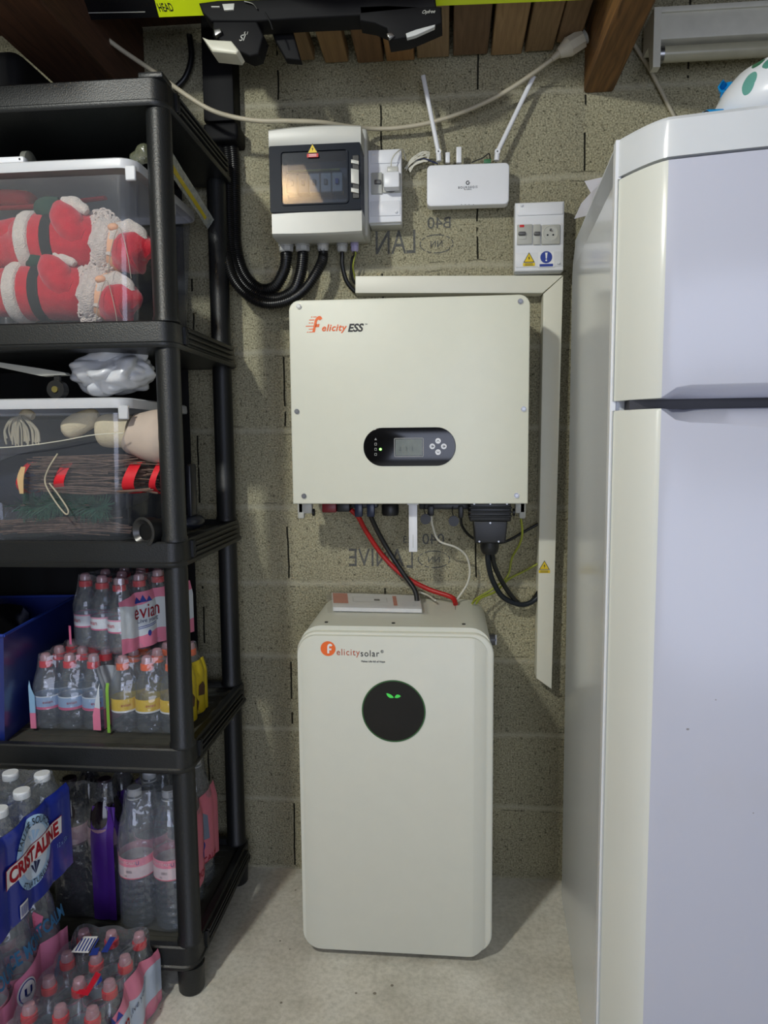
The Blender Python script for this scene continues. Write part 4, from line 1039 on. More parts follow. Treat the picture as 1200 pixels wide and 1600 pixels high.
# ------------------------------------------------------------------ fluorescent batten light
T = Thing('fluorescent_light', 'unlit white fluorescent batten with an open tube above the fridge', 'light fitting', (0.75, -0.12, PY(1100, 60, -.1).z))
Yl = -0.095
p = PY(1030, 62, Yl); q = PY(1040, 12, Yl)
M_LAMP = mat('lamp_housing_cream', (206, 204, 190), 0.5)
b = nb(); box(b, p.x, 1.25, Yl, -0.02, p.z, q.z, r=0.004, seg=2); T.part('housing', b, M_LAMP)
b = nb(); box(b, p.x-0.004, 1.25, Yl-0.006, -0.015, q.z-0.012, q.z, r=0.002, seg=2); T.part('housing_lip', b, M_LAMP)
p2 = PY(1020, 105, Yl-0.012); q2 = PY(1034, 22, Yl-0.012)
poly = [(Yl-0.012, p2.z), (Yl+0.012, p2.z), (Yl+0.03, p.z), (-0.02, p.z), (-0.02, q.z-0.004), (Yl-0.012, q.z-0.004)]
b = nb()
V = [[b.verts.new((x, y, z)) for y, z in poly] for x in (q2.x-0.016, q2.x)]
for k in range(len(poly)): b.faces.new((V[0][k], V[0][(k+1) % len(poly)], V[1][(k+1) % len(poly)], V[1][k]))
b.faces.new(V[0]); b.faces.new(V[1][::-1]); T.part('end_bracket', b, M_LAMP, smooth=False)
tz = PY(1045, 85, Yl+0.02).z
b = nb(); cyl(b, (q2.x, Yl+0.02, tz), (1.24, Yl+0.02, tz), 0.0165, n=28); tb_ = T.part('tube', b, mat('unlit_tube', (178, 174, 150), 0.25), label='unlit glass tube')
b = nb(); cyl(b, (q2.x, Yl+0.02, tz), (q2.x+0.014, Yl+0.02, tz), 0.0172, n=28); T.part('tube_cap', b, M_STEEL, parent=tb_)
b = nb(); box(b, q2.x+0.05, 1.2, -0.02, 0.0, p.z+0.01, q.z-0.01); T.part('wall_plate', b, M_LAMP)

# ------------------------------------------------------------------ fridge freezer
FL = (0.293, -0.06, 0.0); FR = -R(3.4)
T = Thing('fridge_freezer', 'tall white two-door fridge freezer with marks on its doors at the right', 'fridge', FL, rot=FR)
H = 1.622; W_ = 0.60; vS = 0.60
# local frame: x right, -y to the camera
b = nb()
prof = [(0, 0), (vS, 0), (vS, H-0.004), (0.06, H-0.004), (0.01, H-0.045), (0.0, H-0.08)]
V = [[b.verts.new((x, -v, z)) for v, z in prof] for x in (0.0, W_)]
for k in range(len(prof)): b.faces.new((V[0][k], V[0][(k+1) % len(prof)], V[1][(k+1) % len(prof)], V[1][k]))
b.faces.new(V[0]); b.faces.new(V[1][::-1]); T.part('cabinet', b, M_FSIDE, local=True, smooth=False)
uc = 0.058
def front_v(u):
    uu = min(u, W_-u)
    if uu < uc:
        t = uu/uc; return vS+0.006+0.072*math.sin(PI/2*min(1, t*0.80))/math.sin(PI/2*0.80)*1.0
    base = vS+0.078
    return base+0.022*math.sin(PI*(uu-uc)/(W_-2*uc))
us = [0, 0.0015, 0.004, 0.008, 0.013, 0.019, 0.026, 0.034, 0.042, 0.050, uc]+[uc+(W_-2*uc)*k/24 for k in range(1, 24)]
us += [W_-u for u in us[:11]][::-1]
def door_bm(z0, z1, topdip=None, botdip=None):
    b = nb(); cols = []
    for u in us:
        v = front_v(u); zt = z1; rt_ = 0.0; zb2 = z0; rb = 0.0
        def ss(x, a, c): t = max(0, min(1, (x-a)/(c-a))); return t*t*(3-2*t)
        uu = min(u, W_-u+0.0)
        if topdip: k = ss(u, uc, uc+0.028); zt = z1-(topdip*(0.55*k+0.45*ss(u, uc+0.02, 0.32))); rt_ = 0.045*k
        if botdip: k = ss(u, uc, uc+0.028); zb2 = z0+botdip*k; rb = 0.028*k
        e = 0.003
        pr = [(vS+0.012, z0), (v-rb-0.001, z0), (v-e*0.3, zb2+e*0.3), (v, zb2+e), (v, zt-e), (v-e*0.3, zt-e*0.3), (v-rt_-0.001, z1), (vS+0.012, z1)]
        cols.append([b.verts.new((u, -q[0], q[1])) for q in pr])
    for a, c in zip(cols, cols[1:]):
        for k in range(7):
            f = b.faces.new((a[k], a[k+1], c[k+1], c[k]))
            if (a[k].co.x+c[k].co.x)/2 < uc or (a[k].co.x+c[k].co.x)/2 > W_-uc: f.material_index = 1
    f = b.faces.new(cols[0]); f.material_index = 1; f = b.faces.new(cols[-1][::-1]); f.material_index = 1
    return b
def spots_mat(name, base):
    m, n, out = nt(name); bs = N(n, 'ShaderNodeBsdfPrincipled'); bs.inputs['Roughness'].default_value = 0.24
    tc = N(n, 'ShaderNodeTexCoord')
    v = N(n, 'ShaderNodeTexVoronoi'); v.inputs['Scale'].default_value = 16; n.links.new(tc.outputs['Object'], v.inputs['Vector'])
    sc = N(n, 'ShaderNodeSeparateColor'); n.links.new(v.outputs['Color'], sc.inputs[0])
    wv = N(n, 'ShaderNodeTexNoise'); wv.inputs['Scale'].default_value = 160; n.links.new(tc.outputs['Object'], wv.inputs['Vector'])
    dd = math_(n, 'ADD', v.outputs['Distance'], math_(n, 'MULTIPLY', math_(n, 'SUBTRACT', wv.outputs[0], 0.5), 0.05))
    sp = math_(n, 'MULTIPLY', math_(n, 'LESS_THAN', dd, math_(n, 'MULTIPLY', sc.outputs[0], 0.075)), math_(n, 'GREATER_THAN', sc.outputs[1], 0.72))
    ns = N(n, 'ShaderNodeTexNoise'); ns.inputs['Scale'].default_value = 5; ns.inputs['Detail'].default_value = 6; n.links.new(tc.outputs['Object'], ns.inputs['Vector'])
    col = mixc(n, math_(n, 'MULTIPLY', ramp(n, ns.outputs[0], [(0.62, (0, 0, 0)), (0.8, (1, 1, 1))]), 0.12), lin(base), lin((190, 180, 160)))
    col = mixc(n, math_(n, 'MULTIPLY', sp, 0.6), col, lin((96, 84, 74)))
    n.links.new(col, bs.inputs['Base Color']); n.links.new(bs.outputs[0], out.inputs[0]); return m
M_FD = spots_mat('fridge_door_enamel', (197, 199, 213)); M_FC = spots_mat('fridge_door_edge', (222, 223, 214))
T.part('freezer_door', door_bm(1.229, 1.562, botdip=0.016), [M_FD, M_FC], local=True)
T.part('fridge_door', door_bm(0.045, 1.214, topdip=0.036), [M_FD, M_FC], local=True)
b = nb(); cols = []
for u in us:
    v = front_v(u); pr = [(0.05, 1.566), (v, 1.566), (v, H-0.006), (v-0.006, H), (0.05, H)]
    if u < 0.013: pr = [(0.05, 1.566), (v, 1.566), (v, H-0.006), (v-0.003, H-0.001), (0.05, H-0.001)]
    cols.append([b.verts.new((u, -q[0], q[1])) for q in pr])
for a, c in zip(cols, cols[1:]):
    for k in range(5): b.faces.new((a[k], a[(k+1) % 5], c[(k+1) % 5], c[k]))
b.faces.new(cols[0]); b.faces.new(cols[-1][::-1])
T.part('top_cover', b, mat('fridge_top_plastic', (214, 217, 220), 0.25, var=0.01), local=True)
b = nb(); box(b, -0.0035, 0.006, -(vS+0.008), -(vS-0.012), 0.03, H-0.001, r=0.001, seg=1); T.part('door_seal_edge', b, M_WHITE, local=True)
b = nb(); box(b, 0.02, W_-0.02, -(vS+0.04), -(vS), 1.214, 1.229); T.part('door_gap_strip', b, mat('gap_dark', (52, 52, 58), 0.6), local=True)
b = nb(); box(b, 0.01, W_-0.01, -(vS+0.03), -(vS-0.02), 0.0, 0.045); T.part('plinth', b, M_DGREY, local=True)
# papers stuck behind the cabinet side
T = Thing('paper_sheet', 'folded white papers sticking out beside the top of the fridge', 'paper', tuple(PY(905, 342, -.15)))
def paper(pts, name):
    b = nb(); vs = [b.verts.new(PY(*p)) for p in pts]; b.faces.new(vs); bmesh.ops.triangulate(b, faces=b.faces)
    bmesh.ops.subdivide_edges(b, edges=b.edges, cuts=3, use_grid_fill=True); solid(b, 0.0012); T.part(name, b, mat('paper_white', (206, 205, 214), 0.7, var=0.02))
paper([(913, 283, -.16), (945, 276, -.20), (950, 290, -.25), (938, 300, -.24), (925, 305, -.19)], 'upper_sheet')
paper([(924, 300, -.20), (942, 284, -.27), (934, 305, -.27), (920, 336, -.24), (897, 342, -.17), (908, 318, -.19)], 'lower_sheet')

# ------------------------------------------------------------------ things on the fridge
zt = H+0.001
c = PZ(1242, 186, zt)
T = Thing('patterned_bowl', 'large white bowl with green leaf pattern standing on the fridge', 'bowl', tuple(c))
rB = 0.115
prof = [(0.035, 0.0), (0.060, 0.004), (0.085, 0.022), (0.102, 0.050), (0.110, 0.075), (0.104, 0.092)]
b = nb()
cc = PZ(1200, 188, zt)
lx = PZ(1136, 188, zt)
bc = Vector((cc.x+0.045, cc.y+0.04, zt)); T.o.location = bc; T.M = Matrix.Translation(bc); T.inv = T.M.inverted()
S_ = bc.x-lx.x
lathe(b, [(S_*0.80, 0), (S_*0.95, 0.010), (S_*1.0, 0.024), (S_*0.98, 0.04), (S_*0.90, 0.058), (S_*0.74, 0.078), (S_*0.5, 0.092), (S_*0.25, 0.098)], c=bc, n=40)
m, n, out = nt('leaf_pattern'); bs = N(n, 'ShaderNodeBsdfPrincipled'); bs.inputs['Roughness'].default_value = 0.3
tc = N(n, 'ShaderNodeTexCoord'); v = N(n, 'ShaderNodeTexVoronoi'); v.inputs['Scale'].default_value = 26; mp = N(n, 'ShaderNodeMapping'); mp.inputs['Scale'].default_value = (1.5, 1.5, 0.8)
n.links.new(tc.outputs['Object'], mp.inputs[0]); n.links.new(mp.outputs[0], v.inputs['Vector'])
sc = N(n, 'ShaderNodeSeparateColor'); n.links.new(v.outputs['Color'], sc.inputs[0])
leaf = math_(n, 'MULTIPLY', math_(n, 'LESS_THAN', v.outputs['Distance'], 0.42), math_(n, 'GREATER_THAN', sc.outputs[0], 0.45))
gcol = ramp(n, sc.outputs[1], [(0.4, lin((40, 110, 78))), (0.6, lin((96, 156, 146)))])
n.links.new(mixc(n, leaf, lin((220, 224, 230)), gcol), bs.inputs['Base Color']); n.links.new(bs.outputs[0], out.inputs[0])
T.part('bowl_body', b, m)
# blue sachet flat on the fridge
a = PZ(1092, 190, zt)
b = nb()
def sach(u, v):
    p = PZ(1092+62*u, 191-2.0*u, zt); p = p+Vector((0.0, 0.02*v, 0.026*v*(0.55+0.45*math.sin(min(1, u*2.2)*PI/2))))
    return p+Vector((0, 0.004*noise.noise(Vector((u*5, v*4, 0))), 0))
grid(b, sach, 16, 5); solid(b, 0.002)
T = Thing('blue_packet', 'bright blue packet lying on the fridge beside the patterned bowl', 'packet', tuple(PZ(1120, 190, zt)))
T.part('packet_body', b, mat('packet_blue', (20, 140, 205), 0.35), smooth=True)
q = PZ(1102, 190, zt); b = nb(); cc = q+Vector((0, -0.003, 0.009))
for poly in arcp(0, 0, 0.003, 0.005, 20, 300, 12): b.faces.new([b.verts.new(cc+Vector((x, 0, z))) for x, z in poly])
T.part('recycling_mark', b, M_INK, smooth=False)
b = nb()
def bl(u, v): 
    p = PY(1128+16*u, 186-58*v, -.50); return p+Vector((0.006*noise.noise(Vector((u*4, v*4, 3))), 0.02*noise.noise(Vector((u*3, v*5, 9))), 0))
grid(b, bl, 6, 10); solid(b, 0.003)
single('blue_tag', b, mat('packet_blue', (20, 140, 205), 0.35), 'upright blue piece of packaging behind the patterned bowl', 'packaging')
# clear plastic tray bag
b = nb()
def cb(u, v):
    ang = 2*PI*u; base = PY(1190, 175, -.50)
    rx = 0.055*(1-0.15*v); ry = 0.04
    p = Vector((base.x+rx*math.cos(ang), -0.47+ry*math.sin(ang), zt+0.145*v))
    k = 0.014*noise.noise(p*28); return p+Vector((k, k, k*0.8))
V_ = grid(b, cb, 36, 10, close_u=True); b.faces.new([c_[-1] for c_ in V_])
single('clear_plastic_bag', b, film('crinkled_clear', (200, 205, 205), alpha=0.30, gloss=0.16, rough=0.14, bump=1.0, bscale=60), 'crumpled clear plastic packaging behind the patterned bowl', 'bag')

# ------------------------------------------------------------------ black plastic shelving
SX0, SX1, SY0, SY1 = -1.43, -0.526, -0.470, -0.038
LV = [0.112, 0.546, 0.974, 1.406, 1.850]
T = Thing('shelving_unit', 'black plastic shelving unit of five shelves at the left, loaded with bins and bottles', 'shelving', ((SX0+SX1)/2, (SY0+SY1)/2, 0))
PX = (-0.560, SX1-0.87)
FX = lambda px_, py_: px_+(0.011 if py_ < -0.2 and px_ > -0.7 else 0)
def shelf_bm(z, h=0.052, slots=True):
    b = nb()
    n = 5; R0 = 0.030
    out = rrect(SX0, SX1, SY0, SY1, R0, n)
    def loop(ins, zz):
        return [b.verts.new((x, y, zz)) for x, y in rrect(SX0+ins, SX1-ins, SY0+ins, SY1-ins, max(0.004, R0-ins), n)]
    rings = [loop(0.012, z-h+0.002), loop(0.001, z-h), loop(-0.002, z-h+0.004), loop(-0.002, z-h+0.009), loop(0.0015, z-h+0.012), loop(0.003, z-0.003), loop(0.006, z), loop(0.020, z), loop(0.026, z-0.013)]
    for a, c in zip(rings, rings[1:]):
        for i in range(len(a)): b.faces.new((a[i], a[(i+1) % len(a)], c[(i+1) % len(a)], c[i]))
    b.faces.new(rings[-1]); b.faces.new(rings[0][::-1])
    return b
def side_ribs(z, h=0.052):
    b = nb()
    y0, y1 = SY0+0.075, SY1-0.05
    for k in range(3):
        box(b, SX1-0.004, SX1+0.0045, y0, y1, z-h+0.016+k*0.0115, z-h+0.021+k*0.0115, r=0.0012, seg=1)
    for yy in (y0-0.014, y0-0.006): box(b, SX1-0.004, SX1+0.004, yy, yy+0.004, z-h+0.012, z-0.004, r=0.001, seg=1)
    return b
for i, z in enumerate(LV):
    sh = T.part('shelf', shelf_bm(z), M_SHELF)
    T.part('side_ribs', side_ribs(z), M_SHELF, parent=sh)
    b = nb(); box(b, SX0+0.03, SX1-0.03, SY0+0.03, SY1-0.03, z-0.0135, z-0.0125)
    for k in range(12):
        yy = SY0+0.05+k*0.03; box(b, SX0+0.05, SX1-0.05, yy, yy+0.012, z-0.0125, z-0.0115)
    T.part('deck', b, M_SHELFD, parent=sh)
    if i < 4:
        for px_ in PX:
            for py_ in (-0.441, -0.067):
                b = nb(); lathe(b, [(0.0262, z-0.001), (0.0262, z+0.006), (0.0240, z+0.010), (0.0236, LV[i+1]-0.06), (0.0225, LV[i+1]-0.050)], c=(FX(px_, py_), py_, 0), n=28)
                T.part('post', b, M_SHELF)
for px_ in PX:
    for py_ in (-0.441, -0.067):
        b = nb(); lathe(b, [(0.024, 0.0), (0.027, 0.004), (0.029, LV[0]-0.05)], c=(FX(px_, py_), py_, 0), n=28); T.part('foot', b, M_SHELF)
# raised rim of the top shelf corner
b = nb(); box(b, SX1-0.05, SX1-0.002, SY0+0.002, SY0+0.05, LV[4]-0.003, LV[4]+0.008, r=0.003, seg=2); T.part('corner_cap', b, M_SHELF)

# ------------------------------------------------------------------ clear storage bins
M_BIN = film('bin_clear', (190, 196, 205), alpha=0.085, gloss=0.05, rough=0.12, tint=(0.93, 0.94, 0.97), bump=0.15, bscale=12)
M_BINRIM = mat('bin_rim_white', (196, 198, 202), 0.35, var=0.02)
def bin_(name, label, x0, x1, y0, y1, z0, z1, lidh=0.020, tap=0.016):
    T = Thing(name, label, 'storage bin', ((x0+x1)/2, (y0+y1)/2, z0))
    b = nb(); n = 5
    lv = [(tap+0.006, z0), (tap, z0+0.006), (tap*0.5, (z0+z1)/2), (0.001, z1-0.03)]
    L = [[b.verts.new((x, y, z)) for x, y in rrect(x0+i, x1-i, y0+i, y1-i, 0.03, n)] for i, z in lv]
    for a, c in zip(L, L[1:]):
        for i in range(len(a)): b.faces.new((a[i], a[(i+1) % len(a)], c[(i+1) % len(a)], c[i]))
    b.faces.new(L[0][::-1]); T.part('bin_body', b, M_BIN)
    b = nb(); k = 0.008
    L = [[b.verts.new((x, y, z)) for x, y in rrect(x0-i, x1+i, y0-i, y1+i, 0.034, n)] for i, z in ((k-0.003, z1-lidh), (k, z1-lidh-0.001), (k+0.001, z1-lidh+0.004), (k, z1-0.003), (k-0.004, z1))]
    for a, c in zip(L, L[1:]):
        for i in range(len(a)): b.faces.new((a[i], a[(i+1) % len(a)], c[(i+1) % len(a)], c[i]))
    b.faces.new(L[-1]); T.part('lid', b, M_BINRIM)
    b = nb(); box(b, x1-0.012, x1+0.009, y0-0.006, y0+0.002, z1-0.044, z1-lidh+0.004, r=0.002, seg=1); T.part('lid_clip', b, M_BINRIM)
    b = nb(); box(b, x1+0.002, x1+0.010, y0+0.13, y0+0.2, z1-0.05, z1-lidh, r=0.002, seg=1); T.part('lid_clip', b, M_BINRIM)
    return T
BY0, BY1 = -0.428, -0.085
bin_('storage_bin', 'clear lidded bin with plush dolls in red coats, on the second shelf from the top', -1.13, -0.612, BY0, BY1, LV[3]-0.0105, 1.722)
bin_('storage_bin', 'clear lidded bin with twigs and dried decorations, on the middle shelf', -1.17, -0.648, BY0, BY1, LV[2]-0.0105, 1.262)

# ------------------------------------------------------------------ plush dolls lying in the upper bin
YD = -0.335; S0 = PY(100, 380, YD); UPX = (PY(101, 380, YD)-S0).length
def D(px, py, dy=0.0):                 # photo point on the dolls' depth plane
    return PY(px, py, YD)+Vector((0, dy, 0))
M_PLUSH = mat('red_plush', (196, 22, 44), 0.95, var=0.12, scale=60, bump=0.5, bscale=500, sheen=0.4)
M_FUR = mat('white_fur', (226, 214, 200), 1.0, var=0.08, scale=90, bump=1.0, bscale=420, sheen=0.5)
M_BEARD = mat('curly_wool', (214, 200, 188), 1.0, var=0.12, scale=120, bump=1.0, bscale=300, sheen=0.5)
M_FELTK = mat('black_felt', (24, 28, 30), 0.9, var=0.1); M_GREENF = mat('green_felt', (32, 62, 50), 0.9, var=0.1)
M_SKIN = mat('doll_skin', (232, 176, 138), 0.7, var=0.04)
def sweep(b, pts, n=24, sq=0.92, nz=0.0, sub=6):
    """soft body swept through (px, py, radius_px) points"""
    P = [(D(x, y), r*UPX) for x, y, r in pts]
    c = smooth_path([p for p, _ in P], sub); rr = smooth_path([Vector((r, 0, 0)) for _, r in P], sub)
    rings = []
    for i, p in enumerate(c):
        d = (c[min(i+1, len(c)-1)]-c[max(0, i-1)]).normalized(); u = Vector((0, 1, 0)); v = d.cross(u).normalized(); r = max(0.0005, rr[i].x)
        ring = []
        for k in range(n):
            t = 2*PI*k/n; q = p+(u*math.cos(t)*sq+v*math.sin(t))*r
            if nz: q += (q-p).normalized()*nz*noise.noise(q*60)
            ring.append(b.verts.new(q))
        rings.append(ring)
    for a, q in zip(rings, rings[1:]):
        for k in range(n): b.faces.new((a[k], a[(k+1) % n], q[(k+1) % n], q[k]))
    b.faces.new(rings[0][::-1]); b.faces.new(rings[-1])
def curls(b, cx, cy, rx, ry, n, rad, seed):
    rnd = random.Random(seed)
    for i in range(n):
        a = rnd.random()*2*PI; r = math.sqrt(rnd.random())
        px, py = cx+rx*r*math.cos(a), cy+ry*r*math.sin(a)
        hgt = math.sqrt(max(0, 1-r*r))*rx*0.9*UPX
        p = D(px, py, -hgt*0.8-0.006); s = rad*(0.7+0.6*rnd.random())
        R1 = Matrix.Translation(p) @ Matrix.Rotation(rnd.random()*PI, 4, 'Y') @ Matrix.Rotation((rnd.random()-.5), 4, 'X')
        # small ring curl
        m1, m2 = 12, 6; V = []
        for k in range(m1):
            t = 2*PI*k/m1
            V.append([b.verts.new(R1 @ Vector(((s+s*0.42*math.cos(2*PI*j/m2))*math.cos(t), s*0.42*math.sin(2*PI*j/m2), (s+s*0.42*math.cos(2*PI*j/m2))*math.sin(t)))) for j in range(m2)])
        for k in range(m1):
            for j in range(m2): b.faces.new((V[k][j], V[(k+1) % m1][j], V[(k+1) % m1][(j+1) % m2], V[k][(j+1) % m2]))
T = Thing('plush_doll', 'plush doll in a red belted coat, the upper one in the clear bin', 'doll', tuple(D(90, 422)), 'plush dolls in red coats')
b = nb(); sweep(b, [(-40, 398, 18), (0, 394, 22), (30, 388, 30), (44, 382, 38), (60, 380, 41), (90, 378, 42), (125, 378, 42), (150, 382, 38), (168, 386, 22)], nz=0.002); body = T.part('coat', b, M_PLUSH)
b = nb(); sweep(b, [(-45, 372, 15), (0, 368, 20), (36, 366, 24), (60, 366, 20)], nz=0.002); T.part('trouser_leg', b, M_PLUSH)
b = nb(); sweep(b, [(42, 380, 34), (44, 380, 43), (52, 380, 46.5), (62, 380, 45), (66, 380, 38)], nz=0.004); T.part('hem_trim', b, M_FUR, label='white fur hem')
b = nb(); sweep(b, [(83, 379, 40), (84, 379, 43.6), (98, 379, 43.9), (99, 379, 40)]); T.part('belt', b, M_FELTK, label='black belt')
b = nb(); V0 = len(b.verts); sweep(b, [(104, 326, 8), (112, 342, 20), (122, 360, 24), (134, 372, 22), (148, 378, 14)], sq=0.8, nz=0.002)
for v in b.verts: v.co.y -= 0.036
T.part('arm', b, M_PLUSH)
b = nb(); sweep(b, [(110, 322, 6), (118, 324, 9), (130, 328, 10), (142, 334, 8), (148, 340, 5)], nz=0.003)
for v in b.verts: v.co.y -= 0.032
T.part('cuff', b, M_FUR, label='white fur cuff')
b = nb(); sweep(b, [(68, 338, 5), (76, 333, 13), (90, 330, 15), (106, 326, 10)], sq=0.6)
for v in b.verts: v.co.y -= 0.03
T.part('mitten', b, M_GREENF, label='dark green mitten')
b = nb(); sweep(b, [(150, 384, 20), (170, 386, 33), (190, 386, 36), (210, 392, 30), (222, 398, 14)]); head = T.part('head', b, M_SKIN)
b = nb(); sweep(b, [(140, 380, 14), (155, 380, 34), (170, 382, 40), (183, 386, 36), (190, 388, 20)], nz=0.008); curls(b, 164, 380, 30, 48, 260, 0.0050, 3); T.part('beard', b, M_BEARD, parent=head, label='curly white beard')
b = nb()
for dx, dz in ((0, 0),):
    ell(b, D(193, 365, -0.045), (0.012, 0.010, 0.008), 8)
T.part('nose', b, M_SKIN, parent=head)
b = nb(); sweep(b, [(182, 406, 8), (186, 388, 11), (196, 370, 12), (213, 363, 11), (229, 371, 9), (236, 382, 5)], nz=0.004)
for v in b.verts: v.co.y -= 0.032
T.part('hat_band', b, M_FUR, parent=head, label='white fur hat band')
b = nb(); sweep(b, [(188, 420, 8), (196, 412, 22), (208, 402, 31), (222, 396, 30), (234, 398, 20), (240, 404, 8)], nz=0.003)
for v in b.verts: v.co.y -= 0.018
T.part('hat', b, M_PLUSH, parent=head)
b = nb(); tube(b, [D(190, 440, -.062), D(197, 402, -.066), D(209, 370, -.066), D(220, 408, -.064), D(224, 445, -.058)], 0.0008, 6); T.part('hanging_loop', b, M_CORD, parent=head)
dv = D(78, 470)-D(90, 380)
o2 = copy_tree(T.o, T.o.location+dv+Vector((-0.008, 0.0, 0.016)), 0, 'plush doll in a red belted coat, the lower one on the bin floor')
o2.location.z = max(o2.location.z, LV[3]-0.0105+0.004)
c = D(-30, 360)
T = Thing('plush_doll', 'red cloth bundle seen at the far left inside the upper clear bin', 'doll', tuple(D(30, 316)))
b = nb(); sweep(b, [(-40, 312, 10), (10, 310, 11), (45, 311, 10), (52, 312, 6)], sq=2.0); T.part('cloth_roll', b, mat('dull_red_cloth', (170, 40, 50), 0.8))
T.o.name = 'cloth_roll'; T.o['category'] = 'cloth'; T.o['label'] = 'dull red rolled cloth at the top left inside the upper clear bin'
T = Thing('red_ribbon', 'long thin red strip lying across the upper clear bin above the dolls', 'ribbon', tuple(D(100, 322)))
b = nb(); sweep(b, [(-40, 326, 3), (60, 322, 3), (165, 309, 2.5)], sq=2.5); T.part('strip', b, mat('dull_red_cloth', (170, 40, 50), 0.8))
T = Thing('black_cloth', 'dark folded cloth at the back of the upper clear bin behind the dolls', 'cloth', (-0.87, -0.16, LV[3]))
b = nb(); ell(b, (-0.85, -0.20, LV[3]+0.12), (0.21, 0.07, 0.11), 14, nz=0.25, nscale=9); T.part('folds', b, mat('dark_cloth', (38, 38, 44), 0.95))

# things on the upper bin lid
zl = 1.722+0.001
def L1(px, py, Y=-0.36): return PY(px, py, Y)
T = Thing('caulking_gun', 'grey ribbed tool handle with a metal nozzle lying on the upper bin lid', 'tool', (L1(40, 248).x, -0.36, zl))
M_TOOL = mat('tool_grey', (112, 112, 104), 0.5)
zc = zl+0.019
b = nb(); prof = []
for k in range(16):
    xx = L1(-40+5*k*1.0, 235).x; prof.append((0.0175 if k % 3 else 0.0160, xx))
lathe(b, prof, c=(0, -0.36, zc), axis='X', n=24); T.part('ribbed_grip', b, M_TOOL)
b = nb(); lathe(b, [(0.010, L1(39, 235).x), (0.024, L1(40, 235).x), (0.024, L1(48, 235).x), (0.012, L1(50, 235).x)], c=(0, -0.36, zc+0.004), axis='X', n=24); T.part('collar', b, M_TOOL)
b = nb(); lathe(b, [(0.008, L1(48, 235).x), (0.007, L1(66, 235).x), (0.010, L1(68, 238).x), (0.0095, L1(80, 238).x), (0.006, L1(85, 238).x)], c=(0, -0.36, zc-0.004), axis='X', n=20); T.part('nozzle', b, M_STEEL)
T = Thing('white_plate', 'flat white plastic strip lying on the upper bin lid in front of the grey tool', 'strip', (L1(10, 252, -.42).x, -0.42, zl))
a = L1(-40, 256, -.415); c = L1(41, 246, -.415); b = nb(); box(b, a.x, c.x, -0.425, -0.405, zl, zl+0.014, r=0.005, seg=2); T.part('strip_body', b, M_WHITE)
b = nb(); cyl(b, (c.x-0.008, -0.4255, zl+0.007), (c.x-0.008, -0.4235, zl+0.007), 0.002, n=12); T.part('hole', b, M_INK)
M_CRINK = film('crinkled_clear_b', (190, 205, 200), alpha=0.22, gloss=0.14, rough=0.15, bump=1.0, bscale=50)
b = nb()
def crk(u, v):
    p = PY(75+150*u, 247, -.37+0.10*v); z = zl+0.004+0.020*u*math.sin(PI*v)+0.010*noise.noise(Vector((u*9, v*4, 0)))*math.sin(PI*v)
    return Vector((p.x, -0.40+0.14*v, max(zl+0.001, z)))
grid(b, crk, 40, 12); solid(b, 0.001); single('clear_bag', b, M_CRINK, 'crinkled clear plastic bag spread over the upper bin lid', 'bag')
b = nb(); ell(b, (PY(222, 238, -.40).x, -0.385, zl+0.020), (0.026, 0.02, 0.018), 12, nz=0.5, nscale=45); single('crumpled_foil', b, film('olive_foil', (120, 122, 96), alpha=0.6, gloss=0.12, rough=0.2, bump=1.0, bscale=60), 'crumpled olive transparent wrapper behind the front post', 'wrapper')
# flat packaging with yellow band sticking out at the back right
T = Thing('flat_packaging', 'flat clear packaging with yellow band behind the front post beside the upper bin', 'packaging', tuple(PY(300, 320, -.2)))
b = nb()
def fp(u, v): 
    y = -0.36+0.26*u; p = PY(262+70*u, 235+ (118-8)*u-0*v, y)
    p = PY(268+66*u, 238+105*u, y); q = PY(268+56*u, 275+82*u, y)
    return p.lerp(q, v)+Vector((0, 0, 0.002*noise.noise(Vector((u*6, v*3, 0)))))
grid(b, fp, 12, 6); solid(b, 0.0015); T.part('clear_sleeve', b, film('sleeve_clear', (190, 196, 190), alpha=0.42, gloss=0.08, rough=0.2, bump=0.8, bscale=40))
b = nb(); grid(b, lambda u, v: fp(0.02+0.86*u, 0.50+0.30*v)+Vector((0.002, -0.002, 0.0)), 10, 3); solid(b, 0.0006); T.part('yellow_band', b, mat('band_yellow', (196, 176, 36), 0.5))

# ------------------------------------------------------------------ contents of the middle bin
YD = -0.375; S0 = PY(100, 700, YD); UPX = (PY(101, 700, YD)-S0).length
M_CREAM = mat('cream_cloth', (214, 200, 166), 0.9, var=0.08, bump=0.3); M_TWIG = mat('twig_brown', (104, 84, 74), 0.85, var=0.3, scale=80)
b = nb(); sweep(b, [(101, 676, 8), (107, 672, 15), (120, 664, 16.5), (136, 656, 15), (148, 651, 12), (154, 650, 5)]); single('stuffed_limb', b, M_CREAM, 'small cream stuffed shape beside the tassel in the middle bin', 'ornament')
T = Thing('stuffed_ornament', 'large cream bell-shaped stuffed ornament at the right of the middle bin', 'ornament', tuple(D(205, 725)))
b = nb(); sweep(b, [(152, 672, 10), (158, 672, 21), (170, 673, 25), (190, 674, 24), (205, 676, 25)]); T.part('foot_part', b, M_CREAM)
b = nb(); sweep(b, [(205, 676, 24), (209, 678, 30), (216, 679, 32), (232, 681, 37), (250, 682, 40), (262, 682, 38)]); T.part('skirt_part', b, mat('pale_pinkish_cloth', (190, 174, 160), 0.9, var=0.04))
T = Thing('tassel', 'cream rope tassel at the top left of the middle bin', 'tassel', tuple(D(42, 700)))
b = nb(); rnd = random.Random(5)
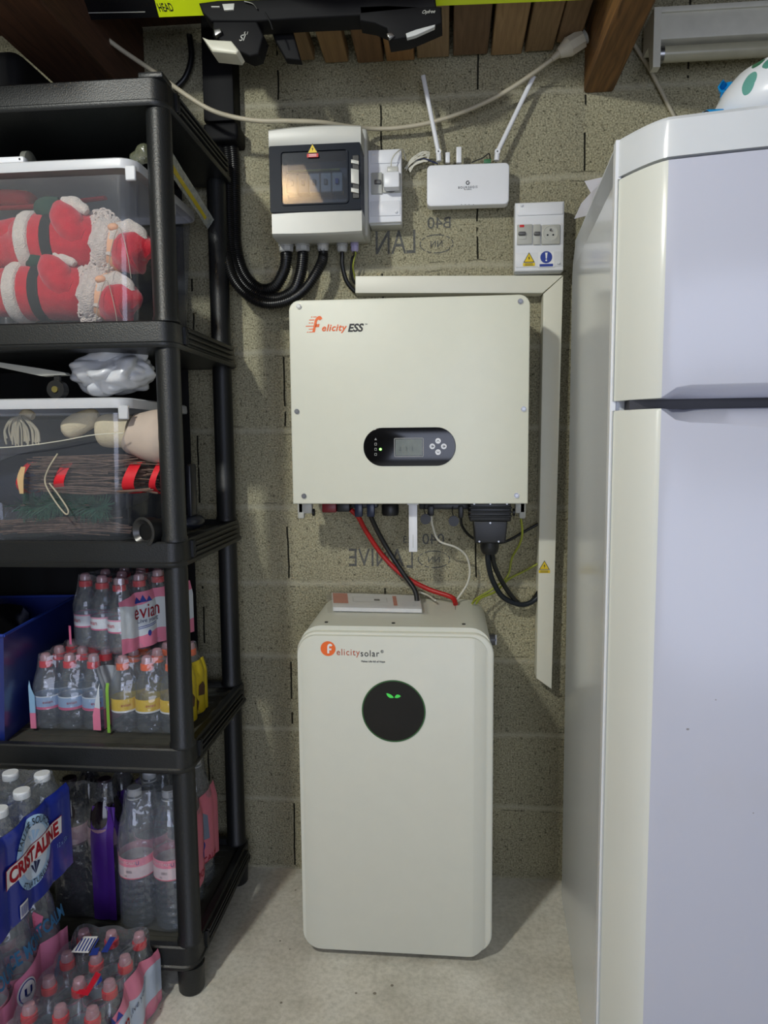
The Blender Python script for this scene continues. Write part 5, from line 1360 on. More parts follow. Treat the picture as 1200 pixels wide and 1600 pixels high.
for k in range(34):
    a = rnd.random(); x1_ = 18+52*a; 
    tube(b, [D(36+8*a, 650+rnd.random()*3, -.01-0.01*rnd.random()), D(28+24*a+3*rnd.random(), 656, -.02-0.01*rnd.random()), D(x1_-2*rnd.random(), 672, -.022), D(x1_+4*rnd.random()-2, 683+14*rnd.random(), -.02)], 0.0019, 6, sub=4)
T.part('strands', b, M_CORD, kind='stuff')
b = nb(); sweep(b, [(34, 650, 6), (42, 647, 8), (52, 651, 6)]); T.part('knot', b, M_CREAM)
T = Thing('twig_bundle', 'bundle of brown twigs bound with red ribbon in the middle bin', 'twigs', tuple(D(150, 770)))
b = nb()
for k in range(90):
    y = 712+rnd.random()*56; x = 42+rnd.random()*60; L = 90+rnd.random()*120; dy = -0.04+0.06*rnd.random()
    tube(b, [D(x, y, dy), D(x+L*0.35, y+rnd.random()*8-4, dy), D(x+L*0.7, y+rnd.random()*10-5, dy), D(min(258, x+L), y+rnd.random()*12-6, dy)], 0.0011+0.001*rnd.random(), 5, sub=4)
T.part('twigs', b, M_TWIG, kind='stuff')
for px, w_ in ((46, 5), (103, 8), (207, 9), (248, 5)):
    b = nb(); n_ = 24; c0 = D(px, 747); 
    for q in range(1):
        V = []
        for k in range(n_+1):
            t = -0.2*PI+1.4*PI*k/n_
            V.append((Vector((c0.x+0.006*math.sin(t*2), c0.y-0.046*math.sin(t) if True else 0, c0.z+0.033*math.cos(t))), k))
        L_ = [b.verts.new(p) for p, k in V]; R_ = [b.verts.new(p+Vector((w_*2*UPX, 0, 0.002))) for p, k in V]
        for k in range(n_): b.faces.new((L_[k], L_[k+1], R_[k+1], R_[k]))
    T.part('ribbon', b, mat('ribbon_red', (214, 24, 40), 0.6), label='red ribbon')
b = nb()
for k in range(60):
    y = 812+rnd.random()*22; x = -10+rnd.random()*100; L = 70+rnd.random()*90
    tube(b, [D(x, y, -.03+.05*rnd.random()), D(x+L*0.5, y-6+rnd.random()*6, -.02), D(x+L, y-8+rnd.random()*14, -.01)], 0.0013, 5, sub=4)
single('twig_bundle', b, M_TWIG, 'loose dark twigs on the floor of the middle bin', 'twigs')
T = Thing('pine_garland', 'green artificial pine garland below the twig bundle in the middle bin', 'garland', tuple(D(105, 808)))
b = nb()
for k in range(900):
    t = rnd.random(); cx = 42+130*t; cy = 786+6*math.sin(t*9); a = rnd.random()*2*PI; l = 12+9*rnd.random()
    p0 = D(cx, cy, -.02); p1 = p0+Vector((math.cos(a)*0.6+0.3, -abs(math.sin(a*1.7))*0.5, math.sin(a))).normalized()*l*UPX*1.3
    d_ = (p1-p0); s_ = d_.cross(Vector((0.3, 1, 0.2))).normalized()*0.0011
    vs = [b.verts.new(p0-s_), b.verts.new(p0+s_), b.verts.new(p1+s_*0.4), b.verts.new(p1-s_*0.4)]; b.faces.new(vs)
T.part('needles', b, mat('pine_green', (38, 84, 66), 0.7, var=0.4, scale=90), kind='stuff', fix=False)
b = nb(); tube(b, [D(42, 788, -.02), D(80, 784, -.02), D(120, 790, -.02), D(168, 784, -.02)], 0.003, 8); T.part('stem', b, M_TWIG)
b = nb(); tube(b, [D(116, 708, -.065), D(102, 732, -.066), D(98, 752, -.066), D(112, 778, -.066), D(128, 798, -.066), D(132, 792, -.066), D(118, 770, -.066), D(104, 752, -.066)], 0.0017, 8); single('string_loop', b, M_CORD, 'thin beige string loop hanging in front of the twig bundle', 'string')
b = nb()
for k in range(6): tube(b, [D(58+k*.8, 768, -.06), D(55+k*1.6, 745, -.062), D(60+k, 728, -.06)], 0.0014, 6)
single('straw_wisp', b, mat('straw', (206, 176, 130), 0.8), 'small wisp of straw standing before the red ribbon in the middle bin', 'straw')
b = nb(); tube(b, [D(-10, 701, -.066), D(60, 697, -.066), D(120, 689, -.066), D(170, 680, -.066), D(215, 677, -.066)], 0.0011, 6); single('clear_wire', b, M_CABLEW, 'thin pale wire lying across the middle bin', 'wire')
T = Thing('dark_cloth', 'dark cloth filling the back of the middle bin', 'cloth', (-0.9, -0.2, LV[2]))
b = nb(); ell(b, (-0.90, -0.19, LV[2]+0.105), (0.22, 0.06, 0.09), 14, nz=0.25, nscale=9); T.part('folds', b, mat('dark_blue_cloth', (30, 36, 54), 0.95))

# ------------------------------------------------------------------ on and beside the middle bin
zl = 1.262+0.001
b = nb(); pc = PY(180, 590, -.34)
res = bmesh.ops.create_icosphere(b, subdivisions=5, radius=1.0)
for v in b.verts:
    n0 = v.co.copy(); k = 1+0.30*noise.noise(n0*1.3)+0.34*abs(noise.noise(n0*1.9+Vector((3, 1, 2))))-0.08+0.02*noise.noise(n0*6)
    p = Vector((n0.x*0.088*k, n0.y*0.075*k, n0.z*0.046*k)); p += pc+Vector((0.003, 0, 0))
    p.z = max(zl, p.z+0.012+0.010*n0.x); v.co = p
single('plastic_carrier_bag', b, mat('white_bag_film', (208, 210, 214), 0.28, var=0.03, coat=0.3), 'crumpled white carrier bag on the middle bin lid behind the front post', 'bag')
T = Thing('hinged_arm', 'pale flat bar with a black wheel lying on the middle bin lid', 'hardware', (PY(90, 602, -.40).x, -0.40, zl))
p0, p1 = PY(-20, 566, -.40), PY(106, 587, -.40); d = (p1-p0).normalized(); s = Vector((0, 0, 1)); b = nb()
pr = [(p0.x, p0.z-0.005), (PY(66, 588, -.4).x, PY(66, 588, -.4).z), (PY(106, 586, -.4).x, PY(106, 586, -.4).z), (PY(102, 583, -.4).x, PY(102, 582, -.4).z), (PY(60, 575, -.4).x, PY(60, 575, -.4).z), (p0.x, p0.z+0.004)]
prism(b, pr, -0.405, -0.385, bev=0.001); T.part('bar', b, mat('pale_bar', (172, 172, 164), 0.45))
c = PY(90, 602, -.40); c.z = zl+0.0185; b = nb(); cyl(b, c+Vector((0, -0.01, 0)), c+Vector((0, 0.01, 0)), 0.0185, n=32); wl = T.part('wheel', b, M_BLK)
b = nb(); cyl(b, c+Vector((0, -0.013, 0)), c+Vector((0, -0.009, 0)), 0.0065, n=20); T.part('wheel_centre', b, mat('brass', (150, 140, 84), 0.35, 0.8), parent=wl)
b = nb(); box(b, c.x-0.006, c.x+0.006, -0.402, -0.396, c.z+0.012, PY(90, 586, -.40).z); T.part('fork', b, M_BLK)
T = Thing('black_torch', 'black ribbed torch lying on the middle shelf in front of the bin corner', 'torch', (PY(228, 846, -.445).x, -0.445, LV[2]))
cz = LV[2]+0.0310-0.012; p0 = Vector((PY(226, 834, -.455).x, -0.462, cz)); p1 = p0+Vector((0.035, 0.085, 0)).normalized()*0.075
b = nb(); cyl(b, p0, p0.lerp(p1, 0.35), 0.030, 0.0285, 28, cap=False); cyl(b, p0.lerp(p1, 0.35), p1, 0.024, 0.022, 28); cyl(b, p0+Vector((0.002, 0.006, 0)), p0+Vector((0.003, 0.008, 0)), 0.028, n=28); T.part('barrel', b, M_BLK)
dd = (p1-p0).normalized(); b = nb(); u, v = frame(dd)
A_ = [b.verts.new(p0+(u*math.cos(t)+v*math.sin(t))*0.0308) for t in [2*PI*i/28 for i in range(28)]]; B_ = [b.verts.new(p0-dd*0.002+(u*math.cos(t)+v*math.sin(t))*0.026) for t in [2*PI*i/28 for i in range(28)]]; C_2 = [b.verts.new(p0+dd*0.006+(u*math.cos(t)+v*math.sin(t))*0.017) for t in [2*PI*i/28 for i in range(28)]]
for q, r_ in ((A_, B_), (B_, C_2)):
    for i in range(28): b.faces.new((q[i], q[(i+1) % 28], r_[(i+1) % 28], r_[i]))
T.part('bezel', b, mat('worn_black', (46, 46, 46), 0.3))
T = Thing('plastic_stand', 'dark blue-black curved plastic stand resting on the middle shelf behind the front post', 'stand', (PY(303, 815, -.25).x, -0.25, LV[2]))
b = nb(); ell(b, (PY(299, 800, -.27).x, -0.27, LV[2]+0.018), (0.026, 0.05, 0.018), 12); T.part('base', b, mat('dark_navy_plastic', (24, 28, 40), 0.3))
b = nb(); pa = PY(298, 725, -.27); box(b, pa.x-0.006, pa.x+0.006, -0.29, -0.25, LV[2]+0.02, pa.z, r=0.005, seg=2); T.part('upright_fin', b, mat('dark_navy_plastic', (24, 28, 40), 0.3))

# ------------------------------------------------------------------ bottles
M_PET = film('pet_clear', (215, 225, 235), alpha=0.06, gloss=0.075, rough=0.05, tint=(0.90, 0.93, 0.96), bump=0.25, bscale=35, edge=0.85)
M_WRAP = film('shrink_film', (220, 226, 236), alpha=0.07, gloss=0.06, rough=0.08, tint=(0.96, 0.97, 0.98), bump=1.0, bscale=28, edge=0.8)
M_DOME = film('pink_dome', (240, 190, 200), alpha=0.4, gloss=0.08, rough=0.12, bump=0.0)
def bottle(name, label, prof, cap, band=None, group=None, body_m=None, ribs=None, txt=None, cat='bottle', inner=None):
    o = Thing(name, label, cat, (0, 0, 0), group); b = nb(); pr = []
    if ribs:
        z0, z1, k, amp = ribs
        for (r, z), (r2, z2) in zip(prof, prof[1:]):
            pr.append((r, z))
            if z >= z0-1e-6 and z2 <= z1+1e-6:
                n = max(2, int((z2-z)/0.003))
                for q in range(1, n):
                    t = q/n; zz = z+(z2-z)*t; pr.append((r+(r2-r)*t-amp*(0.5-0.5*math.cos(2*PI*(zz-z0)/k)), zz))
        pr.append(prof[-1])
    else: pr = prof
    lathe(b, pr, n=28); o.part('bottle_body', b, body_m or M_PET, local=True)
    for nm, pf, mm in cap: b = nb(); lathe(b, pf, n=24); o.part(nm, b, mm, local=True)
    if band:
        r, za, zb, mm = band; b = nb(); lathe(b, [(r, za), (r+0.0006, za+0.0005), (r+0.0006, zb-0.0005), (r, zb)], n=36, capb=False, capt=False)
        lb = o.part('paper_label', b, mm, local=True)
        for s, ang, zz, wd, tm in (txt or []):
            t = text_mesh('t', s, width=wd)
            bmesh.ops.triangulate(t, faces=t.faces)
            for v in t.verts:
                a = ang+v.co.x/r; v.co = Vector(((r+0.0011)*math.sin(a), -(r+0.0011)*math.cos(a), zz+v.co.y))
            o.part('label_text', t, tm, parent=lb, local=True, smooth=False)
    return o
RPINK = mat('cap_red', (206, 36, 50), 0.4); RORG = mat('cap_orange', (226, 92, 34), 0.4); WCAP = mat('cap_white', (222, 226, 230), 0.4)
def lab(name, stops, za, zb): return banded(name, stops, za, zb)
small = [(0.020, 0), (0.0265, 0.006), (0.0275, 0.020), (0.0262, 0.034), (0.0275, 0.044), (0.0275, 0.078), (0.0262, 0.084), (0.0275, 0.094), (0.0240, 0.112), (0.0150, 0.128), (0.0122, 0.134), (0.0122, 0.140)]
capr = lambda m: [('cap', [(0.0142, 0.137), (0.0145, 0.139), (0.0142, 0.150), (0.011, 0.1515)], m), ('cap_dome', [(0.0118, 0.1515), (0.0118, 0.160), (0.0095, 0.166), (0.005, 0.168)], M_DOME)]
L_EV = lab('label_white_pink', [(0, (206, 92, 132)), (0.12, (214, 218, 226)), (0.88, (222, 150, 176))], 0.046, 0.076)
L_EVB = lab('label_blue_pink', [(0, (206, 92, 132)), (0.2, (146, 172, 206)), (0.92, (206, 214, 224))], 0.046, 0.076)
L_EVY = lab('label_yellow', [(0, (220, 222, 224)), (0.14, (214, 180, 40))], 0.046, 0.076)
M_EVR = mat('print_crimson', (190, 36, 60), 0.5)
GEV = 'small water bottles with red caps'
proto = {}
far = (0, 3.2, 0)
def evian(key, capm, L, txts): proto[key] = bottle('water_bottle', 'x', small, capr(capm), (0.0279, 0.046, 0.076, L), GEV, txt=txts); return proto[key]
evian('ev', RPINK, L_EV, [('evian', -0.15, 0.063, 0.028, M_EVR)])
evian('evb', RPINK, L_EVB, [('evian', 0.5, 0.063, 0.020, M_EVR)])
evian('evy', RORG, L_EVY, [('evian', 0.55, 0.063, 0.020, M_EVR)])
big = [(0.026, 0), (0.036, 0.006), (0.0385, 0.022), (0.0385, 0.105), (0.0370, 0.112), (0.0385, 0.118), (0.0385, 0.168), (0.0370, 0.176), (0.0385, 0.184), (0.0385, 0.205), (0.0375, 0.218), (0.0330, 0.245), (0.0240, 0.270), (0.0150, 0.288), (0.0128, 0.292), (0.0128, 0.300)]
L_MC = lab('label_montcalm', [(0, (214, 96, 118)), (0.06, (216, 196, 200)), (0.62, (226, 136, 158))], 0.120, 0.166)
M_CAPG = mat('cap_grey_white', (186, 188, 190), 0.45)
proto['mc'] = bottle('large_water_bottle', 'x', big, [('cap', [(0.0150, 0.296), (0.0155, 0.298), (0.0155, 0.309), (0.0145, 0.312)], M_CAPG), ('neck_ring', [(0.0165, 0.289), (0.0165, 0.2915)], M_CAPG)], (0.0390, 0.120, 0.166, L_MC), 'large water bottles',
                     ribs=(0.022, 0.105, 0.0165, 0.0020), txt=[('MONTCALM', -0.25, 0.158, 0.046, M_WHITEP), ('U', 0.42, 0.157, 0.007, M_BLUEP), ('1,5L', -0.25, 0.128, 0.007, M_INK), ('||||||||', -0.05, 0.138, 0.012, M_INK)])
mid = [(0.022, 0), (0.030, 0.005), (0.0322, 0.020), (0.0322, 0.075), (0.0300, 0.082), (0.0322, 0.09), (0.0322, 0.145), (0.029, 0.165), (0.018, 0.185), (0.0125, 0.192), (0.0125, 0.198)]
proto['cr'] = bottle('water_bottle', 'x', mid, [('cap', [(0.0146, 0.194), (0.0150, 0.196), (0.0150, 0.206), (0.0140, 0.208)], WCAP)], (0.0325, 0.09, 0.13, mat('label_navy', (24, 42, 130), 0.4)), 'half-litre water bottles', ribs=(0.02, 0.075, 0.014, 0.0015))
M_SODA = mat('dark_drink_bottle', (20, 12, 20), 0.12, coat=0.4)
L_SD = lab('label_soda', [(0, (60, 34, 52)), (0.1, (150, 120, 134)), (0.9, (92, 60, 84))], 0.165, 0.222)
proto['sd'] = bottle('dark_drink_bottle', 'x', [(r*1.04, z) for r, z in big], [('cap', [(0.0150, 0.296), (0.0155, 0.298), (0.0155, 0.309), (0.0145, 0.312)], mat('cap_dark', (40, 24, 40), 0.4))], (0.0406, 0.165, 0.212, L_SD), 'dark drink bottles', body_m=M_SODA, txt=[('1,5L', 0.1, 0.175, 0.009, M_GREYM)])
used = set()
def put(key, loc, label, name=None):
    if key not in used:
        used.add(key); o = proto[key].o; o.location = loc; o['label'] = label; return o
    return copy_tree(proto[key].o, loc, None, label)
ORD = ['first', 'second', 'third', 'fourth', 'fifth']
class Pack:
    """bottles in a grid under shrink film; local x across, y away from the camera"""
    def __init__(s, label, where, key_f, nx, ny, px, py, r, zs, ztop, origin, rot, what, wrap_label, fin=0.55, amp=0.30):
        s.nx, s.ny, s.px, s.py, s.r, s.zs, s.zt, s.fin = nx, ny, px, py, r+0.0012, zs, ztop, fin; s.amp = amp
        s.a = (nx-1)/2*px+s.r; s.b = (ny-1)/2*py+s.r
        s.T = Thing('shrink_wrap', wrap_label, 'packaging', origin, None, rot)
        M = s.T.M
        for j in range(ny):
            for i in range(nx):
                p = M @ Vector(((i-(nx-1)/2)*px, (j-(ny-1)/2)*py, 0.0022))
                col = ['left', 'middle', 'right'][i if nx == 3 else (0 if i == 0 else 2)]
                row = 'front row' if j == 0 else ('%s row' % ORD[j])
                o = put(key_f(i, j), p, '%s, %s, %s, %s' % (what, row, col, where))
                o.rotation_euler = (0, 0, rot)
        b = nb(); lv = [(0.006, 0.0005), (0.001, 0.006), (0, 0.02), (0, zs*0.5), (0, zs), (s.r*0.35, zs+(ztop-zs)*0.5), (s.r*fin, ztop+0.001)]
        per = rrect(-s.a, s.a, -s.b, s.b, s.r*0.9, 6)
        pts = []
        for k in range(len(per)):
            p, q = Vector(per[k]), Vector(per[(k+1) % len(per)]); m_ = max(1, int((q-p).length/0.006))
            for t in range(m_): pts.append(p.lerp(q, t/m_))
        rings = []
        for ins, z in lv:
            ring = []
            for p in pts:
                x, y = p; sc = s.scal(x, y)*(0.4 if z < 0.01 else 1.0)
                L_ = math.hypot(x/s.a, y/s.b)
                nx_ = -1 if x > s.a-s.r*0.5 else (1 if x < -s.a+s.r*0.5 else 0); ny_ = -1 if y > s.b-s.r*0.5 else (1 if y < -s.b+s.r*0.5 else 0)
                v = Vector((nx_, ny_)); v = v.normalized() if v.length else v
                q = p+v*(ins+sc); ring.append(b.verts.new((q.x, q.y, z+0.002*noise.noise(Vector((q.x*40, q.y*40, z*30))) if z > 0.01 else z)))
            rings.append(ring)
        m0 = rings[-1]
        for f_ in (0.75, 0.45, 0.15):
            ring = []
            for v in m0:
                x, y = v.co.x*f_, v.co.y*f_
                # draped between the caps
                gx = (x/px+(nx-1)/2); gy = (y/py+(ny-1)/2); dd = math.hypot((gx-round(gx))*px, (gy-round(gy))*py)
                ring.append(b.verts.new((x, y, ztop+0.0018-max(0, min(0.016, (dd-0.013)*0.8)))))
            rings.append(ring)
        for A_, B_ in zip(rings, rings[1:]):
            for k in range(len(A_)): b.faces.new((A_[k], A_[(k+1) % len(A_)], B_[(k+1) % len(A_)], B_[k]))
        b.faces.new(rings[-1])
        s.film = s.T.part('film', b, M_WRAP, local=True, label=None)
    def scal(s, x, y):
        k = 0.0
        if abs(y) < s.b-s.r*0.55: k = max(k, 0) + (s.amp*s.r)*(1-abs(math.cos(PI*((y/s.py)+(s.ny-1)/2)))) if abs(x) > s.a-s.r*0.6 else 0
        elif abs(x) < s.a-s.r*0.55: k = (s.amp*s.r)*(1-abs(math.cos(PI*((x/s.px)+(s.nx-1)/2))))
        return k
    def inset(s, z):
        if z <= s.zs: return 0
        t = (z-s.zs)/(s.zt-s.zs); return s.r*(0.7*t if t < 0.5 else 0.35+(s.fin-0.35)*(t-0.5)*2)
    def side(s, y, z, off=0.0015): return Vector((s.a-s.scal(s.a, y)-s.inset(z)+off, y, z))
    def frontp(s, x, z, off=0.0015): return Vector((x, -s.b+s.scal(x, -s.b)+s.inset(z)-off, z))
    def panel(s, name, y0, y1, z0, z1, material, off=0.0015, face='side', label=None, parent=None):
        """z0, z1 may be functions of y"""
        f0 = z0 if callable(z0) else (lambda y: z0); f1 = z1 if callable(z1) else (lambda y: z1)
        fn = s.side if face == 'side' else s.frontp
        b = nb(); grid(b, lambda u, v: fn(y0+(y1-y0)*u, f0(y0+(y1-y0)*u)*(1-v)+f1(y0+(y1-y0)*u)*v, off), 40, 16)
        return s.T.part(name, b, material, parent=parent or s.film, local=True, label=label, fix=False)
    def write(s, name, txt, y, z, width, material, off=0.003, stretch=1.0, tilt=0.0, curve=None, parent=None, face='side', **k):
        b = text_mesh('t', txt, width=width, **k); bmesh.ops.triangulate(b, faces=b.faces)
        for v in b.verts:
            X, Y = v.co.x, v.co.y*stretch
            if curve: ang = X/curve; X, Y = (curve+Y)*math.sin(ang), (curve+Y)*math.cos(ang)-curve
            X, Y = X*math.cos(tilt)-Y*math.sin(tilt), X*math.sin(tilt)+Y*math.cos(tilt)
            q = (s.side if face == 'side' else s.frontp)(y+X, z+Y, off); v.co = q
        return s.T.part(name, b, material, parent=parent or s.film, local=True, smooth=False, fix=False)
    def blob(s, name, pts, material, off=0.002, parent=None, face='side'):
        b = nb(); fn = (s.side if face == 'side' else s.frontp)
        vs = [b.verts.new((y, z, 0)) for y, z in pts]; b.faces.new(vs); bmesh.ops.triangulate(b, faces=b.faces)
        L_ = max((e.calc_length() for e in b.edges), default=0)
        if L_ > 0.02: bmesh.ops.subdivide_edges(b, edges=b.edges, cuts=min(14, int(L_/0.009)), use_grid_fill=True)
        for v in b.verts: v.co = fn(v.co.x, v.co.y, off)
        return s.T.part(name, b, material, parent=parent or s.film, local=True, smooth=False, fix=False)
sin, cos = math.sin, math.cos
ell2 = lambda cy, cz, ry, rz, n=28: [(cy+ry*cos(2*PI*i/n), cz+rz*sin(2*PI*i/n)) for i in range(n)]
PNK, PWH, CYN = (222, 128, 158), (206, 214, 222), (150, 190, 220)
z4 = LV[1]-0.0112; z5 = LV[0]-0.0112
# lower left pack on the fourth shelf
pk = Pack('', 'lower pack beside the blue crate', lambda i, j: 'evb', 3, 3, 0.056, 0.056, 0.0278, 0.10, 0.167, (-0.842, -0.285, z4), 0.0, 'small red-capped bottle', 'shrink-wrapped pack of blue-labelled small bottles directly beside the blue crate')
M_PA = banded('print_white_over_pink', [(0, PNK), (0.42, PWH), (1.0, PWH)], 0.01, 0.115, wave=0.004)
pk.panel('printed_panel', -pk.b+0.004, pk.b-0.01, 0.006, lambda y: 0.125-0.02*sin(y*20), M_PA, label='white and pink printed side')
pk.panel('printed_panel', pk.a-0.022, pk.a-0.004, 0.006, lambda x: 0.02+4.0*(x-pk.a+0.022)+0.02, M_PA, face='front')
pk.panel('printed_panel', -pk.a+0.003, -pk.a+0.016, 0.006, lambda x: 0.115-2.6*(x+pk.a-0.003), banded('print_cyan_pink', [(0, PNK), (0.35, CYN)], 0.01, 0.10), face='front', label='cyan and pink printed edge')
# lower right pack with yellow labels
pk = Pack('', 'yellow-labelled pack behind the front post', lambda i, j: 'evy', 3, 3, 0.056, 0.056, 0.0278, 0.10, 0.167, (-0.660, -0.292, z4), 0.0, 'small orange-capped bottle', 'shrink-wrapped pack with yellow labels and yellow side behind the front shelf post')
M_PY = mat('print_bright_yellow', (206, 184, 40), 0.35, var=0.05); M_BR = mat('print_brown', (84, 58, 40), 0.5)
pk.panel('printed_panel', -pk.b+0.004, pk.b-0.004, 0.004, 0.128, M_PY, label='yellow printed side')
for y0_, z0_ in ((-0.05, 0.035), (-0.02, 0.055), (0.02, 0.03), (0.045, 0.06)): pk.blob('brown_patch', [(y0_+dy, z0_+dz) for dy, dz in ((-0.012, -0.012), (0.01, -0.016), (0.014, 0.004), (0.004, 0.018), (-0.01, 0.012))], M_BR, off=0.003)
pk.panel('green_edge', -pk.a+0.002, -pk.a+0.009, 0.004, 0.115, mat('print_green', (130, 180, 70), 0.4), face='front', label='green printed edge')
# upper tilted pack
cor = PZ(196, 1022, LV[1]+0.160)
rt = -R(24); P_ = Matrix.Rotation(rt, 4, 'Z')
half = Vector((0.004, 0.014, 0)) + P_ @ Vector((0.056+0.0278, -(0.084+0.0278), 0))
org = Vector((cor.x-half.x, cor.y-half.y, z4+0.1700))
pk = Pack('', 'turned pack lying on the other packs', lambda i, j: 'ev', 3, 4, 0.056, 0.056, 0.0278, 0.10, 0.167, tuple(org), rt, 'small red-capped bottle', 'turned shrink-wrapped pack with white and pink side on top of two other packs')
M_PB = banded('print_pink_white_pink', [(0, PNK), (0.24, PWH), (0.82, PNK)], 0.004, 0.128, wave=0.004)
pn = pk.panel('printed_panel', -pk.b+0.003, pk.b-0.003, 0.003, lambda y: 0.118+0.012*min(1, (y+pk.b)*16), M_PB, label='large white and pink printed side')
pk.write('brand_text', 'evian', -0.032, 0.086, 0.075, M_EVR, parent=pn, stretch=1.25)
pk.write('slogan_text', 'Live young', -0.028, 0.064, 0.060, mat('print_slate', (110, 120, 150), 0.5), parent=pn)
for k_, (yy, hh) in enumerate(((-0.056, 0.013), (-0.042, 0.016), (-0.026, 0.012))): pk.blob('mountain_mark', [(yy-0.009, 0.107), (yy+0.009, 0.107), (yy+0.002, 0.107+hh)], M_BLUEP, parent=pn, off=0.003)
pk.blob('wavy_line', [(-0.055, 0.050), (-0.005, 0.055), (-0.005, 0.0565), (-0.055, 0.0515)], M_BLUEP, parent=pn); pk.blob('wavy_line', [(-0.055, 0.046), (-0.005, 0.051), (-0.005, 0.0525), (-0.055, 0.0475)], M_BLUEP, parent=pn)
pk.blob('recycling_mark', ell2(-0.03, 0.034, 0.005, 0.007, 16), M_BLUEP, parent=pn)
pk.panel('printed_edge', -pk.a+0.002, -pk.a+0.010, 0.006, 0.05, mat('print_pink', (214, 110, 146), 0.5), face='front')

# bottom shelf: large bottles
pk = Pack('', 'wrapped pack on the bottom shelf', lambda i, j: 'mc', 2, 3, 0.079, 0.079, 0.0388, 0.20, 0.311, (-0.650, -0.296, z5), 0.0, 'large pink-labelled bottle', 'clear shrink film round the large pink-labelled bottles on the bottom shelf')
M_PP = mat('print_salmon_pink', (214, 120, 140), 0.45, var=0.06)
pn = pk.panel('printed_panel', -pk.b+0.006, pk.b-0.004, lambda y: 0.05+0.015*sin(y*25), lambda y: 0.225+0.12*(y), M_PP, label='pink printed side')
pk.blob('bluish_mark', [(0.02, 0.13), (0.06, 0.12), (0.055, 0.18), (0.03, 0.20)], mat('print_grey_blue', (120, 134, 160), 0.5), parent=pn); pk.blob('blue_disc', ell2(0.025, 0.11, 0.02, 0.018), M_BLUEP, parent=pn)
pk.write('side_text', 'MONTCALM', 0.03, 0.072, 0.12, M_EVR, parent=pn)
# dark drink pack with purple film
pk = Pack('', 'purple pack on the bottom shelf', lambda i, j: 'sd', 2, 2, 0.083, 0.083, 0.0405, 0.20, 0.311, (-0.816, -0.300, z5), 0.0, 'dark drink bottle', 'purple shrink film round the dark drink bottles on the bottom shelf')
M_PUR = mat('print_purple', (66, 30, 120), 0.3, coat=0.3)
pk.panel('purple_panel', pk.a-0.060, pk.a-0.006, 0.004, lambda x: 0.262, M_PUR, face='front', label='purple printed film'); pk.panel('purple_panel', -pk.b+0.004, pk.b-0.004, 0.004, 0.262, M_PUR)

# floor stack in front of the shelving: big pack below, half-litre pack on top
XR = -0.793
pk = Pack('', 'pack under the blue one', lambda i, j: 'mc', 2, 3, 0.083, 0.083, 0.0405, 0.19, 0.311, (XR-0.0417-0.0415, -0.616, 0.0), 0.0, 'large clear bottle on the floor', 'pink printed shrink film round large bottles on the floor at the left edge')
M_PK2 = mat('print_candy_pink', (232, 142, 178), 0.35, var=0.04, coat=0.2); M_CY = mat('print_cyan', (84, 150, 196), 0.5)
f1_ = lambda y: 0.176+0.010*sin((y+0.02)*28)
pn = pk.panel('printed_panel', -pk.b+0.002, pk.b-0.002, 0.004, f1_, M_PK2, label='pink printed side')
pk.write('side_text', 'SOURCE MONTCALM', 0.0, 0.212, 0.225, M_CY, parent=pk.film, stretch=1.5, bold=0.0003, off=0.005)
pk.blob('blue_patch', [(0.06, 0.06), (0.10, 0.06), (0.10, 0.12), (0.085, 0.13), (0.07, 0.11)], mat('print_sky', (130, 160, 214), 0.5), parent=pn)
pk.blob('logo_disc', ell2(-0.020, 0.138, 0.021, 0.026), M_WHITEP, parent=pn, off=0.004); pk.blob('logo_ring', ell2(-0.020, 0.138, 0.018, 0.023), M_BLUEP, parent=pn, off=0.0046); pk.blob('logo_field', ell2(-0.020, 0.138, 0.016, 0.021), M_WHITEP, parent=pn, off=0.0052)
pk.write('logo_letter', 'U', -0.020, 0.138, 0.016, M_BLUEP, parent=pn, off=0.006, bold=0.0004)
pk.write('small_text', 'ORIGINE MONTCALM', -0.005, 0.090, 0.13, M_EVR, parent=pn, off=0.003)
pk.blob('pink_tag', [(0.03, 0.232), (0.045, 0.252), (0.06, 0.232), (0.045, 0.208)], mat('print_pink', (214, 110, 146), 0.5), off=0.004)

pk = Pack('', 'blue pack at the left edge', lambda i, j: 'cr', 3, 4, 0.0655, 0.0675, 0.0325, 0.165, 0.207, (-0.758-0.0337-0.0655, -0.652, 0.3185), 0.0, 'white-capped bottle', 'royal blue shrink film with white banner stacked on the large bottles, left edge', fin=0.5, amp=0.14)
M_NV = mat('print_royal_blue', (22, 44, 150), 0.28, var=0.05, coat=0.35)
pn = pk.panel('printed_panel', -pk.b+0.001, pk.b-0.001, lambda y: 0.006, lambda y: 0.176, M_NV, label='royal blue printed side', off=0.001)
pk.panel('printed_panel', -pk.a+0.01, pk.a-0.001, 0.006, 0.15, M_NV, face='front')
bl_ = mat('print_pale_blue', (168, 204, 240), 0.4)
cy_, cz_ = 0.008, 0.106
pk.blob('emblem', ell2(cy_, cz_, 0.056, 0.066, 40), bl_, parent=pn, off=0.0025)
pk.blob('emblem_core', ell2(cy_, cz_, 0.041, 0.050, 40), mat('print_ice', (206, 222, 240), 0.4), parent=pn, off=0.0032)
tl = 0.05
def rp(y, z): return (cy_+y*cos(tl)-z*sin(tl), cz_+y*sin(tl)+z*cos(tl))
pk.blob('banner_edge', [rp(*q) for q in ((-0.088, -0.0175), (0.086, -0.0175), (0.090, 0.0175), (-0.084, 0.0175))], M_EVR, parent=pn, off=0.0040)
pk.blob('banner', [rp(*q) for q in ((-0.0865, -0.0165), (0.0845, -0.0165), (0.0885, 0.0165), (-0.0825, 0.0165))], M_WHITEP, parent=pn, off=0.0046)
